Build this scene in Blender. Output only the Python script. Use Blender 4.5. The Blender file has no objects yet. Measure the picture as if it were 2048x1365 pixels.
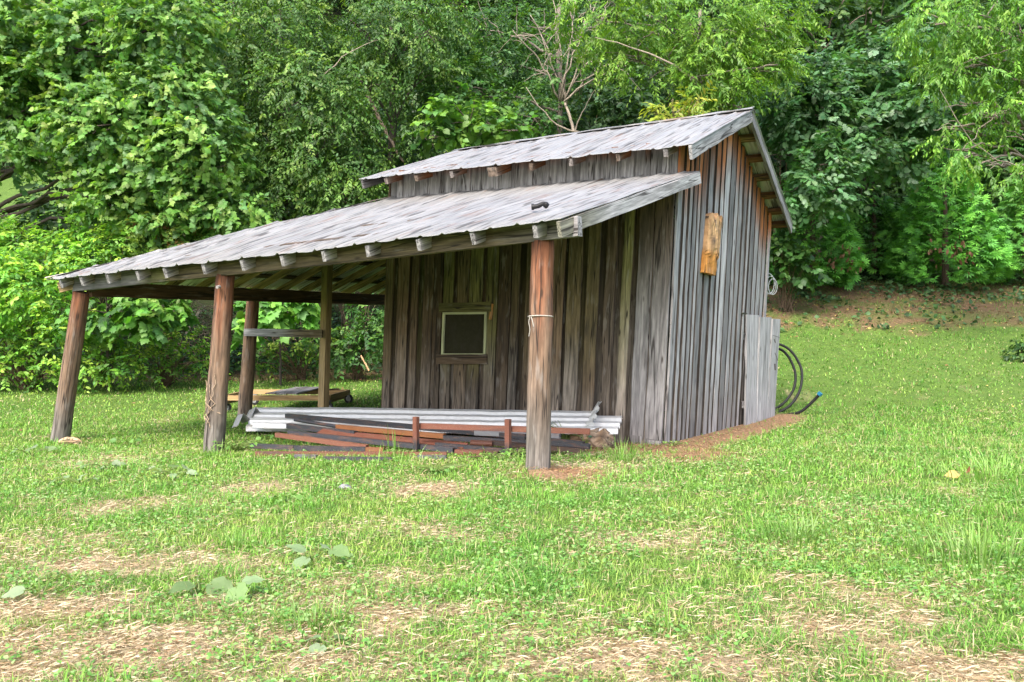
import bpy, math, random
import numpy as np
from mathutils import Matrix, Vector

random.seed(7)
rng = np.random.default_rng(11)
col = bpy.context.scene.collection
V3 = lambda *a: np.array(a, float)

# ------------------------------------------------------------------ camera frame
CAM = V3(4.232, -11.218, 1.6)
YAW, PITCH, FPX = 0.533, -0.027, 1750.0
FW = V3(-math.sin(YAW) * math.cos(PITCH), math.cos(YAW) * math.cos(PITCH), math.sin(PITCH))
RT = V3(math.cos(YAW), math.sin(YAW), 0)
UP = np.cross(RT, FW)
F2 = V3(-math.sin(YAW), math.cos(YAW), 0)          # level forward


def uv(x, y):
    dx, dy = x - CAM[0], y - CAM[1]
    return dx * RT[0] + dy * RT[1], dx * F2[0] + dy * F2[1]


def xy(u, v):
    return CAM[0] + u * RT[0] + v * F2[0], CAM[1] + u * RT[1] + v * F2[1]


def ray(px, py):
    return FW + RT * (px - 1024) / FPX + UP * (682.5 - py) / FPX


def at(px, py, v):                                  # point seen at that pixel, v metres ahead
    d = ray(px, py)
    return CAM + d * (v / (d @ F2))


def on_y(px, py, yc):
    d = ray(px, py)
    return CAM + d * ((yc - CAM[1]) / d[1])


# ------------------------------------------------------------------ noise + terrain
def _hash(ix, iy, s):
    h = (ix.astype(np.int64) * 374761393 + iy.astype(np.int64) * 668265263 + s * 1442695041) & 0xFFFFFFFF
    h = ((h ^ (h >> 13)) * 1274126177) & 0xFFFFFFFF
    return ((h ^ (h >> 16)) & 0xFFFF) / 65535.0


def noise(x, y, s=0):
    x, y = np.asarray(x, float), np.asarray(y, float)
    ix, iy = np.floor(x), np.floor(y)
    fx, fy = x - ix, y - iy
    fx, fy = fx * fx * (3 - 2 * fx), fy * fy * (3 - 2 * fy)
    a, b = _hash(ix, iy, s), _hash(ix + 1, iy, s)
    c, d = _hash(ix, iy + 1, s), _hash(ix + 1, iy + 1, s)
    return (a + (b - a) * fx) * (1 - fy) + (c + (d - c) * fx) * fy


def fbm(x, y, s=0, o=3):
    t, a, n = 0, .5, 0
    for i in range(o):
        t = t + a * noise(x * 2 ** i, y * 2 ** i, s + i * 17); n += a; a *= .5
    return t / n


def sstep(a, b, x):
    t = np.clip((x - a) / (b - a), 0, 1)
    return t * t * (3 - 2 * t)


_vs = np.linspace(-80, 160, 2401)
_k = np.exp(-np.linspace(-2.5, 2.5, 31) ** 2); _k /= _k.sum()
_L = np.interp(_vs, [-80, 0, 9, 13.3, 16, 19, 24, 27, 33, 45, 60, 75, 100, 160],
               [.6, .2, 0, -.22, -.21, -.1, .1, .9, 3.2, 7.9, 12, 20, 38, 46])
_R = np.interp(_vs, [-80, 0, 9, 14.9, 17, 22, 28, 34, 45, 60, 75, 100, 160],
               [.6, .2, 0, -.29, -.27, .95, 2.75, 4.6, 8.5, 14, 22, 40, 48])
_L = np.convolve(np.pad(_L, 15, mode='edge'), _k, 'valid')
_R = np.convolve(np.pad(_R, 15, mode='edge'), _k, 'valid')


def ground(x, y):
    u, v = uv(np.asarray(x, float), np.asarray(y, float))
    w = sstep(-3., 6., u)
    z = np.interp(v, _vs, _L) * (1 - w) + np.interp(v, _vs, _R) * w
    z = z + .01 * np.clip(u, -8, 8) + .035 * (fbm(x * .7, y * .7, 5) - .5)
    p3 = (x + .13) ** 2 + (y + 3.3) ** 2                # little heap of earth at the near post
    z = z + .07 * np.exp(-((x - .02) ** 2 / .06 + (y + 3.5) ** 2 / .03))
    return z


def on_ground(px, py):
    d = ray(px, py)
    t = np.arange(2., 80., .02)
    P = CAM + d * t[:, None]
    k = int(np.argmax(P[:, 2] < ground(P[:, 0], P[:, 1])))
    return P[k]


# ------------------------------------------------------------------ mesh builder
class MB:
    def __init__(s):
        s.v, s.f, s.t, s.g, s.n = [], [], [], [], 0

    def add(s, verts, faces, tint, gc=None):
        verts = np.asarray(verts, float)
        k = len(verts)
        tint = np.asarray(tint, float)
        if tint.ndim == 1: tint = np.tile(tint, (k, 1))
        s.v.append(verts); s.t.append(tint)
        s.g.append(verts if gc is None else np.asarray(gc, float))
        s.f += [tuple(i + s.n for i in f) for f in faces]
        s.n += k

    def beam(s, p0, p1, w, h, tint=(.3, .3, .3), up=(0, 0, 1), n=1, tf=None, jit=0., w1=None, h1=None, bow=0.):
        p0, p1 = np.asarray(p0, float), np.asarray(p1, float)
        d = p1 - p0; L = np.linalg.norm(d); d = d / L
        sd = np.cross(d, up); sd = sd / np.linalg.norm(sd); uu = np.cross(sd, d)
        off = rng.random(3) * 50
        V, G = [], []
        for i in range(n + 1):
            a = i / n
            ww = w + ((w1 or w) - w) * a; hh = h + ((h1 or h) - h) * a
            c = p0 + d * L * a + uu * bow * math.sin(a * math.pi)
            for (a1, b1) in ((-1, -1), (1, -1), (1, 1), (-1, 1)):
                q = c + sd * a1 * ww / 2 + uu * b1 * hh / 2
                if jit: q = q + rng.normal(0, jit, 3)
                V.append(q); G.append(off + (a1 * ww / 2, b1 * hh / 2, L * a))
        Fa = [(3, 2, 1, 0)]
        for i in range(n):
            b = 4 * i
            for k in range(4):
                Fa.append((b + k, b + (k + 1) % 4, b + 4 + (k + 1) % 4, b + 4 + k))
        b = 4 * n
        Fa.append((b, b + 1, b + 2, b + 3))
        V = np.array(V)
        T = np.array([tf(q) for q in V]) if tf else tint
        s.add(V, Fa, T, G)

    def hollow(s, p0, p1, w, th, tint, up=(0, 0, 1)):          # square steel tube, open at its ends
        p0, p1 = np.asarray(p0, float), np.asarray(p1, float)
        d = p1 - p0; L = np.linalg.norm(d); d = d / L
        sd = np.cross(d, up); sd = sd / np.linalg.norm(sd); uu = np.cross(sd, d)
        off = rng.random(3) * 50
        V, G = [], []
        for c, a in ((p0, 0), (p1, L)):
            for r in (w / 2, w / 2 - th):
                for (x, y) in ((-1, -1), (1, -1), (1, 1), (-1, 1)):
                    V.append(c + sd * x * r + uu * y * r); G.append(off + (x * r, y * r, a))
        Fa = []
        for k in range(4):
            j = (k + 1) % 4
            Fa += [(k, j, 8 + j, 8 + k), (4 + j, 4 + k, 12 + k, 12 + j), (j, k, 4 + k, 4 + j), (8 + k, 8 + j, 12 + j, 12 + k)]
        s.add(V, Fa, tint, G)

    def tube(s, pts, rad, ns=8, tint=(.3, .3, .3), tf=None, cap=True, lump=0.):
        pts = np.asarray(pts, float); m = len(pts)
        rad = np.full(m, rad) if np.isscalar(rad) else np.asarray(rad, float)
        tg = np.gradient(pts, axis=0); tg /= np.linalg.norm(tg, axis=1)[:, None] + 1e-9
        ref = V3(0, 0, 1) if abs(tg[0][2]) < .8 else V3(1, 0, 0)
        ln = np.concatenate([[0], np.cumsum(np.linalg.norm(np.diff(pts, axis=0), axis=1))])
        off = rng.random(3) * 50
        V, G = [], []
        sd = np.cross(tg[0], ref); sd /= np.linalg.norm(sd)
        for i in range(m):
            sd = sd - tg[i] * (sd @ tg[i]); sd /= np.linalg.norm(sd) + 1e-9
            bn = np.cross(tg[i], sd)
            for k in range(ns):
                a = 2 * math.pi * k / ns
                r = rad[i] * (1 + (lump * (rng.random() - .5) if lump else 0))
                V.append(pts[i] + (sd * math.cos(a) + bn * math.sin(a)) * r)
                G.append(off + (math.cos(a) * rad[i], math.sin(a) * rad[i], ln[i]))
        Fa = []
        for i in range(m - 1):
            for k in range(ns):
                j = (k + 1) % ns
                Fa.append((i * ns + k, i * ns + j, (i + 1) * ns + j, (i + 1) * ns + k))
        if cap:
            Fa.append(tuple(range(ns - 1, -1, -1))); Fa.append(tuple((m - 1) * ns + k for k in range(ns)))
        V = np.array(V)
        T = np.array([tf(q) for q in V]) if tf else tint
        s.add(V, Fa, T, G)

    def build(s, name, mat, parent=None, origin=None, smooth=False):
        V = np.concatenate(s.v); T = np.concatenate(s.t); G = np.concatenate(s.g)
        if parent is not None:
            r = parent
            while r.parent: r = r.parent
            org = np.array(r.location)
        else:
            org = V3(0, 0, 0) if origin is None else np.asarray(origin, float)
        me = bpy.data.meshes.new(name)
        me.from_pydata((V - org).tolist(), [], s.f)
        finish(me, T, G, smooth)
        me.materials.append(mat)
        o = bpy.data.objects.new(name, me); col.objects.link(o)
        if parent is not None: o.parent = parent
        else: o.location = org
        return o


def finish(me, T, G, smooth):
    n = len(me.vertices)
    a = me.attributes.new('tint', 'FLOAT_COLOR', 'POINT')
    c = np.ones((n, 4), np.float32); c[:, :3] = T
    a.data.foreach_set('color', c.ravel())
    if G is not None:
        b = me.attributes.new('gc', 'FLOAT_VECTOR', 'POINT')
        b.data.foreach_set('vector', np.asarray(G, np.float32).ravel())
    if smooth:
        me.polygons.foreach_set('use_smooth', np.ones(len(me.polygons), bool))
    me.update()


def fast_mesh(name, V, tris, T, mat, parent=None, origin=None, smooth=False):
    """V (n,3), tris (m,3), T (n,3): big leaf and grass meshes"""
    if parent is not None:
        r = parent
        while r.parent: r = r.parent
        org = np.array(r.location)
    else:
        org = V3(0, 0, 0) if origin is None else np.asarray(origin, float)
    me = bpy.data.meshes.new(name)
    n, m = len(V), len(tris)
    me.vertices.add(n); me.vertices.foreach_set('co', (V - org).astype(np.float32).ravel())
    me.loops.add(m * 3); me.loops.foreach_set('vertex_index', tris.astype(np.int32).ravel())
    me.polygons.add(m)
    me.polygons.foreach_set('loop_start', np.arange(0, m * 3, 3, dtype=np.int32))
    me.update(calc_edges=True)
    finish(me, T, None, smooth)
    me.materials.append(mat)
    o = bpy.data.objects.new(name, me); col.objects.link(o)
    if parent is not None: o.parent = parent
    else: o.location = org
    return o


def tag(o, label=None, cat=None, group=None, kind=None):
    if label: o['label'] = label
    if cat: o['category'] = cat
    if group: o['group'] = group
    if kind: o['kind'] = kind
    return o


def thing(name, loc, label, cat, group=None):
    o = bpy.data.objects.new(name, None); col.objects.link(o)
    o.location = Vector(loc); o.empty_display_size = .2
    return tag(o, label, cat, group)


# ------------------------------------------------------------------ materials
class NT:
    def __init__(s, name):
        s.m = bpy.data.materials.new(name); s.m.use_nodes = True
        s.t = s.m.node_tree; s.t.nodes.clear()
        s.out = s.t.nodes.new('ShaderNodeOutputMaterial')

    def n(s, typ, ins=None, **kw):
        nd = s.t.nodes.new('ShaderNode' + typ)
        for k, v in kw.items(): setattr(nd, k, v)
        for k, v in (ins or {}).items():
            if isinstance(v, bpy.types.NodeSocket): s.t.links.new(v, nd.inputs[k])
            else: nd.inputs[k].default_value = v
        return nd

    def attr(s, name, what='Color'):
        return s.n('Attribute', attribute_name=name).outputs[what]

    def noise(s, vec, scale, detail=3, rough=.55):
        return s.n('TexNoise', {'Vector': vec, 'Scale': scale, 'Detail': detail, 'Roughness': rough}).outputs['Fac']

    def scalev(s, vec, sc):
        return s.n('VectorMath', {0: vec, 1: sc}, operation='MULTIPLY').outputs[0]

    def rng(s, f, a, b, c, d):
        return s.n('MapRange', {'Value': f, 'From Min': a, 'From Max': b, 'To Min': c, 'To Max': d}).outputs[0]

    def mul(s, a, b):
        return s.n('Math', {0: a, 1: b}, operation='MULTIPLY').outputs[0]

    def mix(s, f, a, b, bt='MIX'):
        nd = s.n('Mix', data_type='RGBA', blend_type=bt)
        for sock, val in ((nd.inputs[0], f), (nd.inputs[6], a), (nd.inputs[7], b)):
            if isinstance(val, bpy.types.NodeSocket): s.t.links.new(val, sock)
            else: sock.default_value = val if not isinstance(val, tuple) or len(val) == 4 else (*val, 1)
        return nd.outputs[2]

    def bump(s, h, strength=.4, dist=.01):
        return s.n('Bump', {'Height': h, 'Strength': strength, 'Distance': dist}).outputs[0]

    def pbr(s, base, rough=.7, metal=0., normal=None, spec=.5, **kw):
        ins = {'Base Color': base, 'Roughness': rough, 'Metallic': metal, 'Specular IOR Level': spec}
        if normal: ins['Normal'] = normal
        ins.update(kw)
        p = s.n('BsdfPrincipled', ins)
        s.t.links.new(p.outputs[0], s.out.inputs[0])
        return p


def wood_mat(name, grain=1., contrast=1., rough=.85, crack=1.):
    t = NT(name)
    gc = t.attr('gc', 'Vector')
    fine = t.noise(t.scalev(gc, (32 * grain, 32 * grain, 2.6)), 1, 4, .6)
    mid = t.noise(t.scalev(gc, (13, 13, 1.1)), 1, 4, .6)
    blot = t.noise(t.scalev(gc, (7, 7, 1.1)), 1, 4, .6)
    grey = lambda f, a, b, lo=.3, hi=.7: t.n('CombineColor', {k: t.rng(f, lo, hi, a, b) for k in ('Red', 'Green', 'Blue')}).outputs[0]
    c = t.attr('tint')
    c = t.mix(1., c, grey(fine, 1 - .6 * contrast, 1 + .5 * contrast), 'MULTIPLY')
    c = t.mix(1., c, grey(mid, 1 - .5 * contrast, 1 + .4 * contrast), 'MULTIPLY')
    c = t.mix(t.rng(blot, .56, .68, 0, .62 * contrast), c, (.035, .03, .028))
    pale = t.noise(t.scalev(gc, (9, 9, 1.8)), 1.7, 3)
    c = t.mix(t.rng(pale, .58, .72, 0, .35 * contrast), c, (.34, .32, .30))
    ck = t.n('Math', {0: t.noise(t.scalev(gc, (13, 13, .45)), 1, 2, .4), 1: .5}, operation='SUBTRACT').outputs[0]
    ck = t.n('Math', {0: ck}, operation='ABSOLUTE').outputs[0]
    c = t.mix(t.rng(ck, .006, .02, .85 * crack, 0), c, (.018, .014, .012))
    kn = t.n('TexVoronoi', {'Vector': t.scalev(gc, (6, 6, 1.7)), 'Scale': 1.}).outputs['Distance']
    c = t.mix(t.rng(kn, .05, .12, .85, 0), c, (.03, .02, .014))
    t.pbr(c, rough, normal=t.bump(fine, .35, .005), spec=.25)
    return t.m


def metal_roof_mat(name, base_mix=1., streak=1.):
    t = NT(name)
    gc = t.attr('gc', 'Vector')
    s1 = t.noise(t.scalev(gc, (20, 1, 1.25)), 1, 2, .5)
    s2 = t.noise(t.scalev(gc, (60, 1, 1.1)), 1, 3, .6)
    s3 = t.noise(t.scalev(gc, (2.2, 1, .7)), 1, 3)
    fine = t.noise(gc, 60, 3)
    c = t.attr('tint')
    c = t.mix(t.rng(s3, .35, .7, 0, .35 * streak), c, (.12, .12, .12))
    c = t.mix(t.rng(s1, .56, .62, 0, .85 * streak), c, (.035, .034, .034))
    c = t.mix(t.mul(t.rng(s2, .52, .62, 0, .85 * streak), t.rng(s3, .3, .6, .2, 1)), c, (.03, .028, .026))
    rust = t.noise(t.scalev(gc, (9, 1, .8)), 1.3, 4, .65)
    c = t.mix(t.rng(rust, .55, .70, 0, .75 * streak), c, (.17, .08, .04))
    c = t.mix(t.rng(fine, .4, .65, 0, .15), c, (.25, .25, .25))
    t.pbr(c, t.rng(s1, .4, .7, .38, .7), .25, normal=t.bump(s1, .25, .01), spec=.5)
    return t.m


def simple_mat(name, rough=.6, metal=0., scale=40, amp=.35, spec=.4, dirt=(.05, .045, .04), dirt_amt=.4, bmp=.3):
    t = NT(name)
    gc = t.attr('gc', 'Vector')
    a = t.noise(gc, scale, 4, .6); b = t.noise(t.scalev(gc, (8, 8, 3)), 1, 4, .65)
    c = t.mix(1., t.attr('tint'), t.n('CombineColor', {k: t.rng(a, .3, .7, 1 - amp, 1 + amp) for k in ('Red', 'Green', 'Blue')}).outputs[0], 'MULTIPLY')
    c = t.mix(t.rng(b, .5, .7, 0, dirt_amt), c, dirt)
    t.pbr(c, t.rng(b, .3, .7, rough - .12, rough + .15), metal, normal=t.bump(a, bmp, .004), spec=spec)
    return t.m


def steel_mat():
    t = NT('weathered_steel')
    gc = t.attr('gc', 'Vector')
    a = t.noise(t.scalev(gc, (30, 30, 6)), 1, 4, .65); b = t.noise(t.scalev(gc, (12, 12, 1.5)), 1, 4, .65)
    c = t.attr('tint')
    c = t.mix(t.rng(a, .5, .7, 0, .6), c, (.16, .07, .035))
    c = t.mix(t.rng(b, .55, .7, 0, .6), c, (.03, .03, .035))
    c = t.mix(t.rng(t.noise(gc, 140, 2), .62, .7, 0, .35), c, (.4, .38, .35))
    t.pbr(c, t.rng(a, .3, .7, .35, .8), .1, normal=t.bump(a, .3, .004), spec=.5)
    return t.m


def leaf_mat(name, trans=.38, rough=.5, spec=.35):
    t = NT(name)
    c = t.attr('tint')
    p = t.pbr(c, rough, spec=spec)
    tr = t.n('BsdfTranslucent', {'Color': t.mix(1., c, (1.25, 1.3, .5), 'MULTIPLY')})
    mx = t.n('MixShader', {0: trans})
    t.t.links.new(p.outputs[0], mx.inputs[1]); t.t.links.new(tr.outputs[0], mx.inputs[2])
    t.t.links.new(mx.outputs[0], t.out.inputs[0])
    return t.m


M = dict(
    wood=wood_mat('weathered_wood', 1., .8),
    siding=wood_mat('silvered_siding', 1., .55, .85, .7),
    post=wood_mat('old_pole_wood', .8, .85),
    lumber=wood_mat('lumber', 1., .5, .8, .4),
    roof=metal_roof_mat('galvanised_roofing'),
    steel=steel_mat(),
    panel=simple_mat('white_panel_metal', .38, .1, 25, .05, .5, (.3, .3, .28), .25, 0.),
    dark=simple_mat('dark_metal', .5, .3),
    plastic=simple_mat('black_plastic', .5, 0, 60, .15, .2, (.06, .055, .05), .2),
    stone=simple_mat('stone', .85, 0, 30, .3),
    bark=simple_mat('bark', .9, 0, 35, .5, .2),
    leaf=leaf_mat('leaf'),
    conifer=leaf_mat('conifer_spray', .15, .55, .25),
    grass=leaf_mat('grass_blade', .3, .5, .25),
    straw=leaf_mat('dry_straw', .15, .7, .15),
)


def flat_mat(name, c, rough=.6, **kw):
    t = NT(name); n = t.noise(t.n('TexCoord').outputs['Object'], 30, 4)
    t.pbr(t.mix(t.rng(n, .3, .7, 0, .5), (*c, 1), tuple(x * .6 for x in c)), rough, **kw)
    return t.m


# ------------------------------------------------------------------ world, sun, camera
sc = bpy.context.scene
w = bpy.data.worlds.new('World'); sc.world = w; w.use_nodes = True
wt = w.node_tree
sky = wt.nodes.new('ShaderNodeTexSky'); sky.sky_type = 'NISHITA'; sky.sun_disc = False
SUN_EL = math.radians(52)
sd = -RT * .30 - F2 * .80                            # towards the sun, level part
SUN_AZ = math.atan2(sd[0], sd[1])
sky.sun_elevation = SUN_EL; sky.sun_rotation = SUN_AZ
sky.air_density = 1.0; sky.dust_density = 4.0; sky.ozone_density = .6
wt.links.new(sky.outputs[0], wt.nodes['Background'].inputs[0])
wt.nodes['Background'].inputs[1].default_value = .15
sl = bpy.data.lights.new('sun', 'SUN'); sl.energy = 1.5; sl.angle = math.radians(22); sl.color = (1, .96, .9)
so = bpy.data.objects.new('sun', sl); col.objects.link(so)
tos = Vector((math.sin(SUN_AZ) * math.cos(SUN_EL), math.cos(SUN_AZ) * math.cos(SUN_EL), math.sin(SUN_EL)))
so.rotation_euler = (-tos).to_track_quat('-Z', 'Y').to_euler()
so.location = (0, -20, 30)
cd = bpy.data.cameras.new('camera'); co = bpy.data.objects.new('camera', cd); col.objects.link(co)
cd.sensor_width = 36; cd.lens = FPX / 2048 * 36; cd.clip_end = 1000
mw = Matrix.Identity(4)
for i in range(3):
    mw[i][0], mw[i][1], mw[i][2], mw[i][3] = RT[i], UP[i], -FW[i], CAM[i]
co.matrix_world = mw
sc.camera = co
vs = sc.view_settings
vs.view_transform = 'Standard'; vs.look = 'None'; vs.gamma = 1; vs.exposure = 1.9; vs.use_curve_mapping = False
sc.cycles.max_bounces = 8; sc.cycles.diffuse_bounces = 4; sc.cycles.transparent_max_bounces = 4
sc.cycles.transmission_bounces = 3; sc.cycles.use_denoising = True; sc.cycles.use_adaptive_sampling = False; sc.cycles.sample_clamp_indirect = 4

# ------------------------------------------------------------------ ground masks
DRY = []                                             # (x, y, ru, rv, strength) patches of thatch, set where they lie on the lawn
for px, py, ru, rv, s in [(250, 1130, .9, .35, .8), (110, 1215, .8, .3, .8), (320, 1290, 1.0, .35, 1.), (470, 1215, .6, .3, .6), (600, 1330, .9, .25, .8),
                          (530, 975, .5, .45, .7), (860, 980, .55, .45, .9), (1130, 935, .5, .6, .8), (1250, 1320, .9, .25, 1.), (1420, 1345, .6, .2, .8),
                          (1090, 1275, .4, .2, .7), (1950, 1345, .5, .2, 1.), (1640, 1255, .5, .22, .7), (1660, 1205, .6, .2, .5), (200, 925, .6, .7, .7),
                          (60, 1090, .7, .4, .6), (700, 1170, .5, .3, .6), (300, 1010, .8, .5, .4), (1230, 935, .5, .6, .7), (850, 1235, .5, .25, .5),
                          (1500, 1100, .6, .3, .35), (1290, 1080, .6, .4, .4), (950, 1330, .6, .2, .7), (740, 1060, .5, .3, .4), (1750, 1310, .4, .2, .6),
                          (1460, 1240, .5, .25, .4), (40, 1340, .6, .25, .8), (250, 1340, .8, .25, .8), (640, 905, .8, .6, .4), (1250, 745, .4, .4, 0)]:
    p = on_ground(px, py); DRY.append((p[0], p[1], ru, rv, s))


def masks(x, y):
    x, y = np.asarray(x, float), np.asarray(y, float)
    u, v = uv(x, y)
    nz = fbm(x * 1.3, y * 1.3, 31, 4); nf = fbm(x * 5, y * 5, 77, 3)
    dry = np.zeros_like(u)
    for (px, py, ru, rv, s) in DRY:
        a, b = uv(px, py)
        dry = np.maximum(dry, s * np.exp(-(((u - a) / ru) ** 2 + ((v - b) / rv) ** 2)))
    dry = np.clip(dry * (.2 + 1.2 * nf) + np.clip(nz - .58, 0, 1) * 1.3 * (v < 20) + np.clip(nf - .6, 0, 1) * .9, 0, 1)
    # reddish needles and earth along the gable wall, round the near post and under the lean-to
    d1 = sstep(.78, .25, np.abs(x - .25)) * sstep(-1.1, -.3, y) * sstep(5.9, 5.0, y)
    d2 = np.exp(-((x - .1) ** 2 / .35 + (y + 3.35) ** 2 / .22))
    d3 = sstep(-2.2, -.8, y) * sstep(-5.2, -4., x) * sstep(1.3, .3, x) * sstep(.3, 0, y)
    d4 = np.exp(-((x - .75) ** 2 / .5 + (y + 1.2) ** 2 / .6)) * .8
    dirt = np.clip(np.maximum(np.maximum(d1, d2), np.maximum(d3 * .8, d4)) * (.2 + 1.35 * nf), 0, 1)
    # brown fallen leaves below the trees on the bank
    lr = sstep(4, 6, u) * sstep(21.6, 24.2, v + 3.5 * (nz - .5)) * sstep(28.4, 27.0, v + 2 * (nf - .5)) * .85
    ll = sstep(3, 0, u) * sstep(21.8, 23.4, v + 2.2 * (nz - .5)) * .9
    lit = np.clip(np.maximum(lr * 1., ll) * (.1 + 1.3 * nf), 0, 1)
    # rough wooded bank and the mown slope far off on the left
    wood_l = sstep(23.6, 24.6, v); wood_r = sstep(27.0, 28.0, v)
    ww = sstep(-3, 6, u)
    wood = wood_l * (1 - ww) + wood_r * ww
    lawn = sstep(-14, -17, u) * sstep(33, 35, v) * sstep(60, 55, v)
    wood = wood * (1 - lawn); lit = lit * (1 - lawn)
    return dry, dirt, lit, wood


def ground_mat():
    t = NT('lawn_ground')
    P = t.n('NewGeometry').outputs['Position']
    m = t.n('SeparateColor', {'Color': t.attr('tint')})
    dry, dirt, lit = m.outputs['Red'], m.outputs['Green'], m.outputs['Blue']
    wood = t.attr('wood', 'Fac')
    a = t.noise(P, 3, 5, .65); b = t.noise(P, 28, 4, .6); c2 = t.noise(P, 110, 3, .6)
    c = t.mix(t.rng(a, .35, .65, 0, 1), (.065, .13, .024), (.11, .19, .034))
    c = t.mix(t.rng(b, .35, .65, 0, .6), c, (.05, .095, .02))
    c = t.mix(t.rng(c2, .5, .7, 0, .5), c, (.20, .20, .075))
    thatch = t.mix(t.rng(c2, .35, .65, 0, 1), (.19, .135, .08), (.47, .37, .24))
    c = t.mix(t.rng(dry, .15, .6, 0, .95), c, thatch)
    earth = t.mix(t.rng(b, .35, .65, 0, 1), (.13, .08, .046), (.33, .215, .125))
    c = t.mix(t.rng(dirt, .2, .55, 0, 1), c, t.mix(t.rng(c2, .4, .7, 0, .7), earth, (.34, .22, .13)))
    litter = t.mix(t.rng(b, .35, .65, 0, 1), (.09, .055, .034), (.23, .145, .085))
    c = t.mix(t.rng(lit, .25, .7, 0, .9), c, litter)
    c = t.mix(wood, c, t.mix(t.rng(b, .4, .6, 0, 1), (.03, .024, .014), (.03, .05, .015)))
    h = t.n('Math', {0: b, 1: c2}, operation='ADD').outputs[0]
    t.pbr(c, .95, normal=t.bump(h, .8, .03), spec=.1)
    return t.m


gu = np.unique(np.concatenate([np.arange(-90, 90.1, 3), np.arange(-24, 24.1, .5), np.arange(-9, 9.01, .1)]).round(3))
gv = np.unique(np.concatenate([np.arange(-60, 150.1, 3), np.arange(0, 36, .4), np.arange(3, 17.01, .1)]).round(3))
GU, GV = np.meshgrid(gu, gv)
GX, GY = xy(GU, GV)
GZ = ground(GX, GY)
nu, nv = len(gu), len(gv)
idx = np.arange(nu * nv).reshape(nv, nu)
tr = np.concatenate([np.stack([idx[:-1, :-1], idx[:-1, 1:], idx[1:, 1:]], -1).reshape(-1, 3),
                     np.stack([idx[:-1, :-1], idx[1:, 1:], idx[1:, :-1]], -1).reshape(-1, 3)])
mk = masks(GX.ravel(), GY.ravel())
go = fast_mesh('ground', np.stack([GX, GY, GZ], -1).reshape(-1, 3), tr, np.stack(mk[:3], -1), ground_mat(), smooth=True)
wa = go.data.attributes.new('wood', 'FLOAT', 'POINT'); wa.data.foreach_set('value', mk[3].astype(np.float32))
tag(go, kind='structure')


# ================================================================== THE SHED
LEAN = .049
Lx, Dy = 4.83, 4.76                                  # wall length and depth


def S(x, y, z):
    return V3(x + LEAN * z, y, z)


def on_x(px, py, xc):
    d = ray(px, py)
    return CAM + d * ((xc - CAM[0]) / d[0])


GREY, LGREY, BROWN, OLIVE = V3(.225, .215, .215), V3(.33, .32, .32), V3(.115, .078, .05), V3(.13, .12, .045)
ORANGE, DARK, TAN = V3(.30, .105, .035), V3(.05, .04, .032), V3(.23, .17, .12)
LUM = V3(.38, .27, .135)
YU, YR, YB = -.43, 2.22, 5.22
XUR, XUL = .345, -5.143


def ridge_dz(x):
    return np.interp(x, [XUL, XUR], [-.065, .045])


def roofz(x, y):
    y = np.asarray(y, float)
    f = np.where(y < YR, 3.80 + (y - YU) * .351, 4.73 - (y - YR) * .470)
    k = np.where(y < YR, (y - YU) / (YR - YU), (YB - y) / (YB - YR))
    return f + ridge_dz(x) * np.clip(k, 0, 1)


shed = thing('wooden_shed', (-2.4, 2.4, float(ground(-2.4, 2.4))),
             'weathered board shed with raised metal roof and open lean-to on log posts', 'shed')


def lerp(a, b, t): return a + (b - a) * t


def front_tint(seed, mul=1.):
    r = np.random.default_rng(seed)
    k, j, q = r.random(), r.random(), r.random()
    ga = r.uniform(.35, 1.15)

    def f(p):
        x, z = p[0] - LEAN * p[2], p[2]
        c = lerp(BROWN * (.45 + 1.1 * k), OLIVE * (.6 + .7 * q), sstep(.45, .9, j) * sstep(.4, 1.3, z))
        g = max(sstep(-1.5 + .5 * j, -.25, x) * sstep(3.0, 1.6, z + .7 * j), sstep(ga + .35, ga - .35, z) * (.35 + .5 * q))
        c = lerp(c, V3(.225, .195, .165) * (.5 + .8 * k), g)
        return c * mul
    return f


def gable_tint(seed, x0, mul=1.):
    r = np.random.default_rng(seed)
    k, j = r.random(), r.random()

    def f(p):
        d = float(roofz(x0, p[1])) - p[2]
        o = sstep(.65 + .7 * j, .25 + .4 * j, d)
        c = lerp(GREY * (.6 + .8 * k), LGREY, .35 * j)
        c = lerp(c, V3(.17, .14, .12), .3 * sstep(.9, .2, p[2]))
        return lerp(c, ORANGE * (.5 + .75 * k), o) * mul
    return f


# ---- front wall under the lean-to, with the window opening left out
wL, wR = on_y(884, 665, 0)[0], on_y(974, 665, 0)[0]
wz0, wz1 = on_y(925, 712, 0)[2], on_y(930, 622, 0)[2]
mb = MB()
x = -Lx; i = 0
while x < -.06:                                       # outer boards with narrower ones set back between them
    bw = float(rng.uniform(.13, .23)); bw = min(bw, -x)
    iw = float(rng.uniform(.05, .11)) if rng.random() < .8 else .012
    for (xc, w_, yy, sd_, in_) in ((x + bw / 2, bw, -.028, 1000 + i, 0), (x + bw + iw / 2, iw + .05, .012, 2000 + i, 1)):
        if xc > -.05 and in_: continue
        zb = float(ground(xc, -.05)) - .04 + rng.uniform(-.03, .04) - (.04 if xc > -.5 else 0)
        for (lo, hi) in ([(zb, 3.45)] if not (wL - LEAN * 1.6 - .06 < xc < wR - LEAN * 1.6 + .06) else [(zb, wz0), (wz1, 3.45)]):
            k_ = rng.uniform(-.008, .008)
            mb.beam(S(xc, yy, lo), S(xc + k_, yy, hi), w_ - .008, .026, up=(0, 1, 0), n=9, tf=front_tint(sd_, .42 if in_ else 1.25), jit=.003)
    x += bw + iw; i += 1
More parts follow.
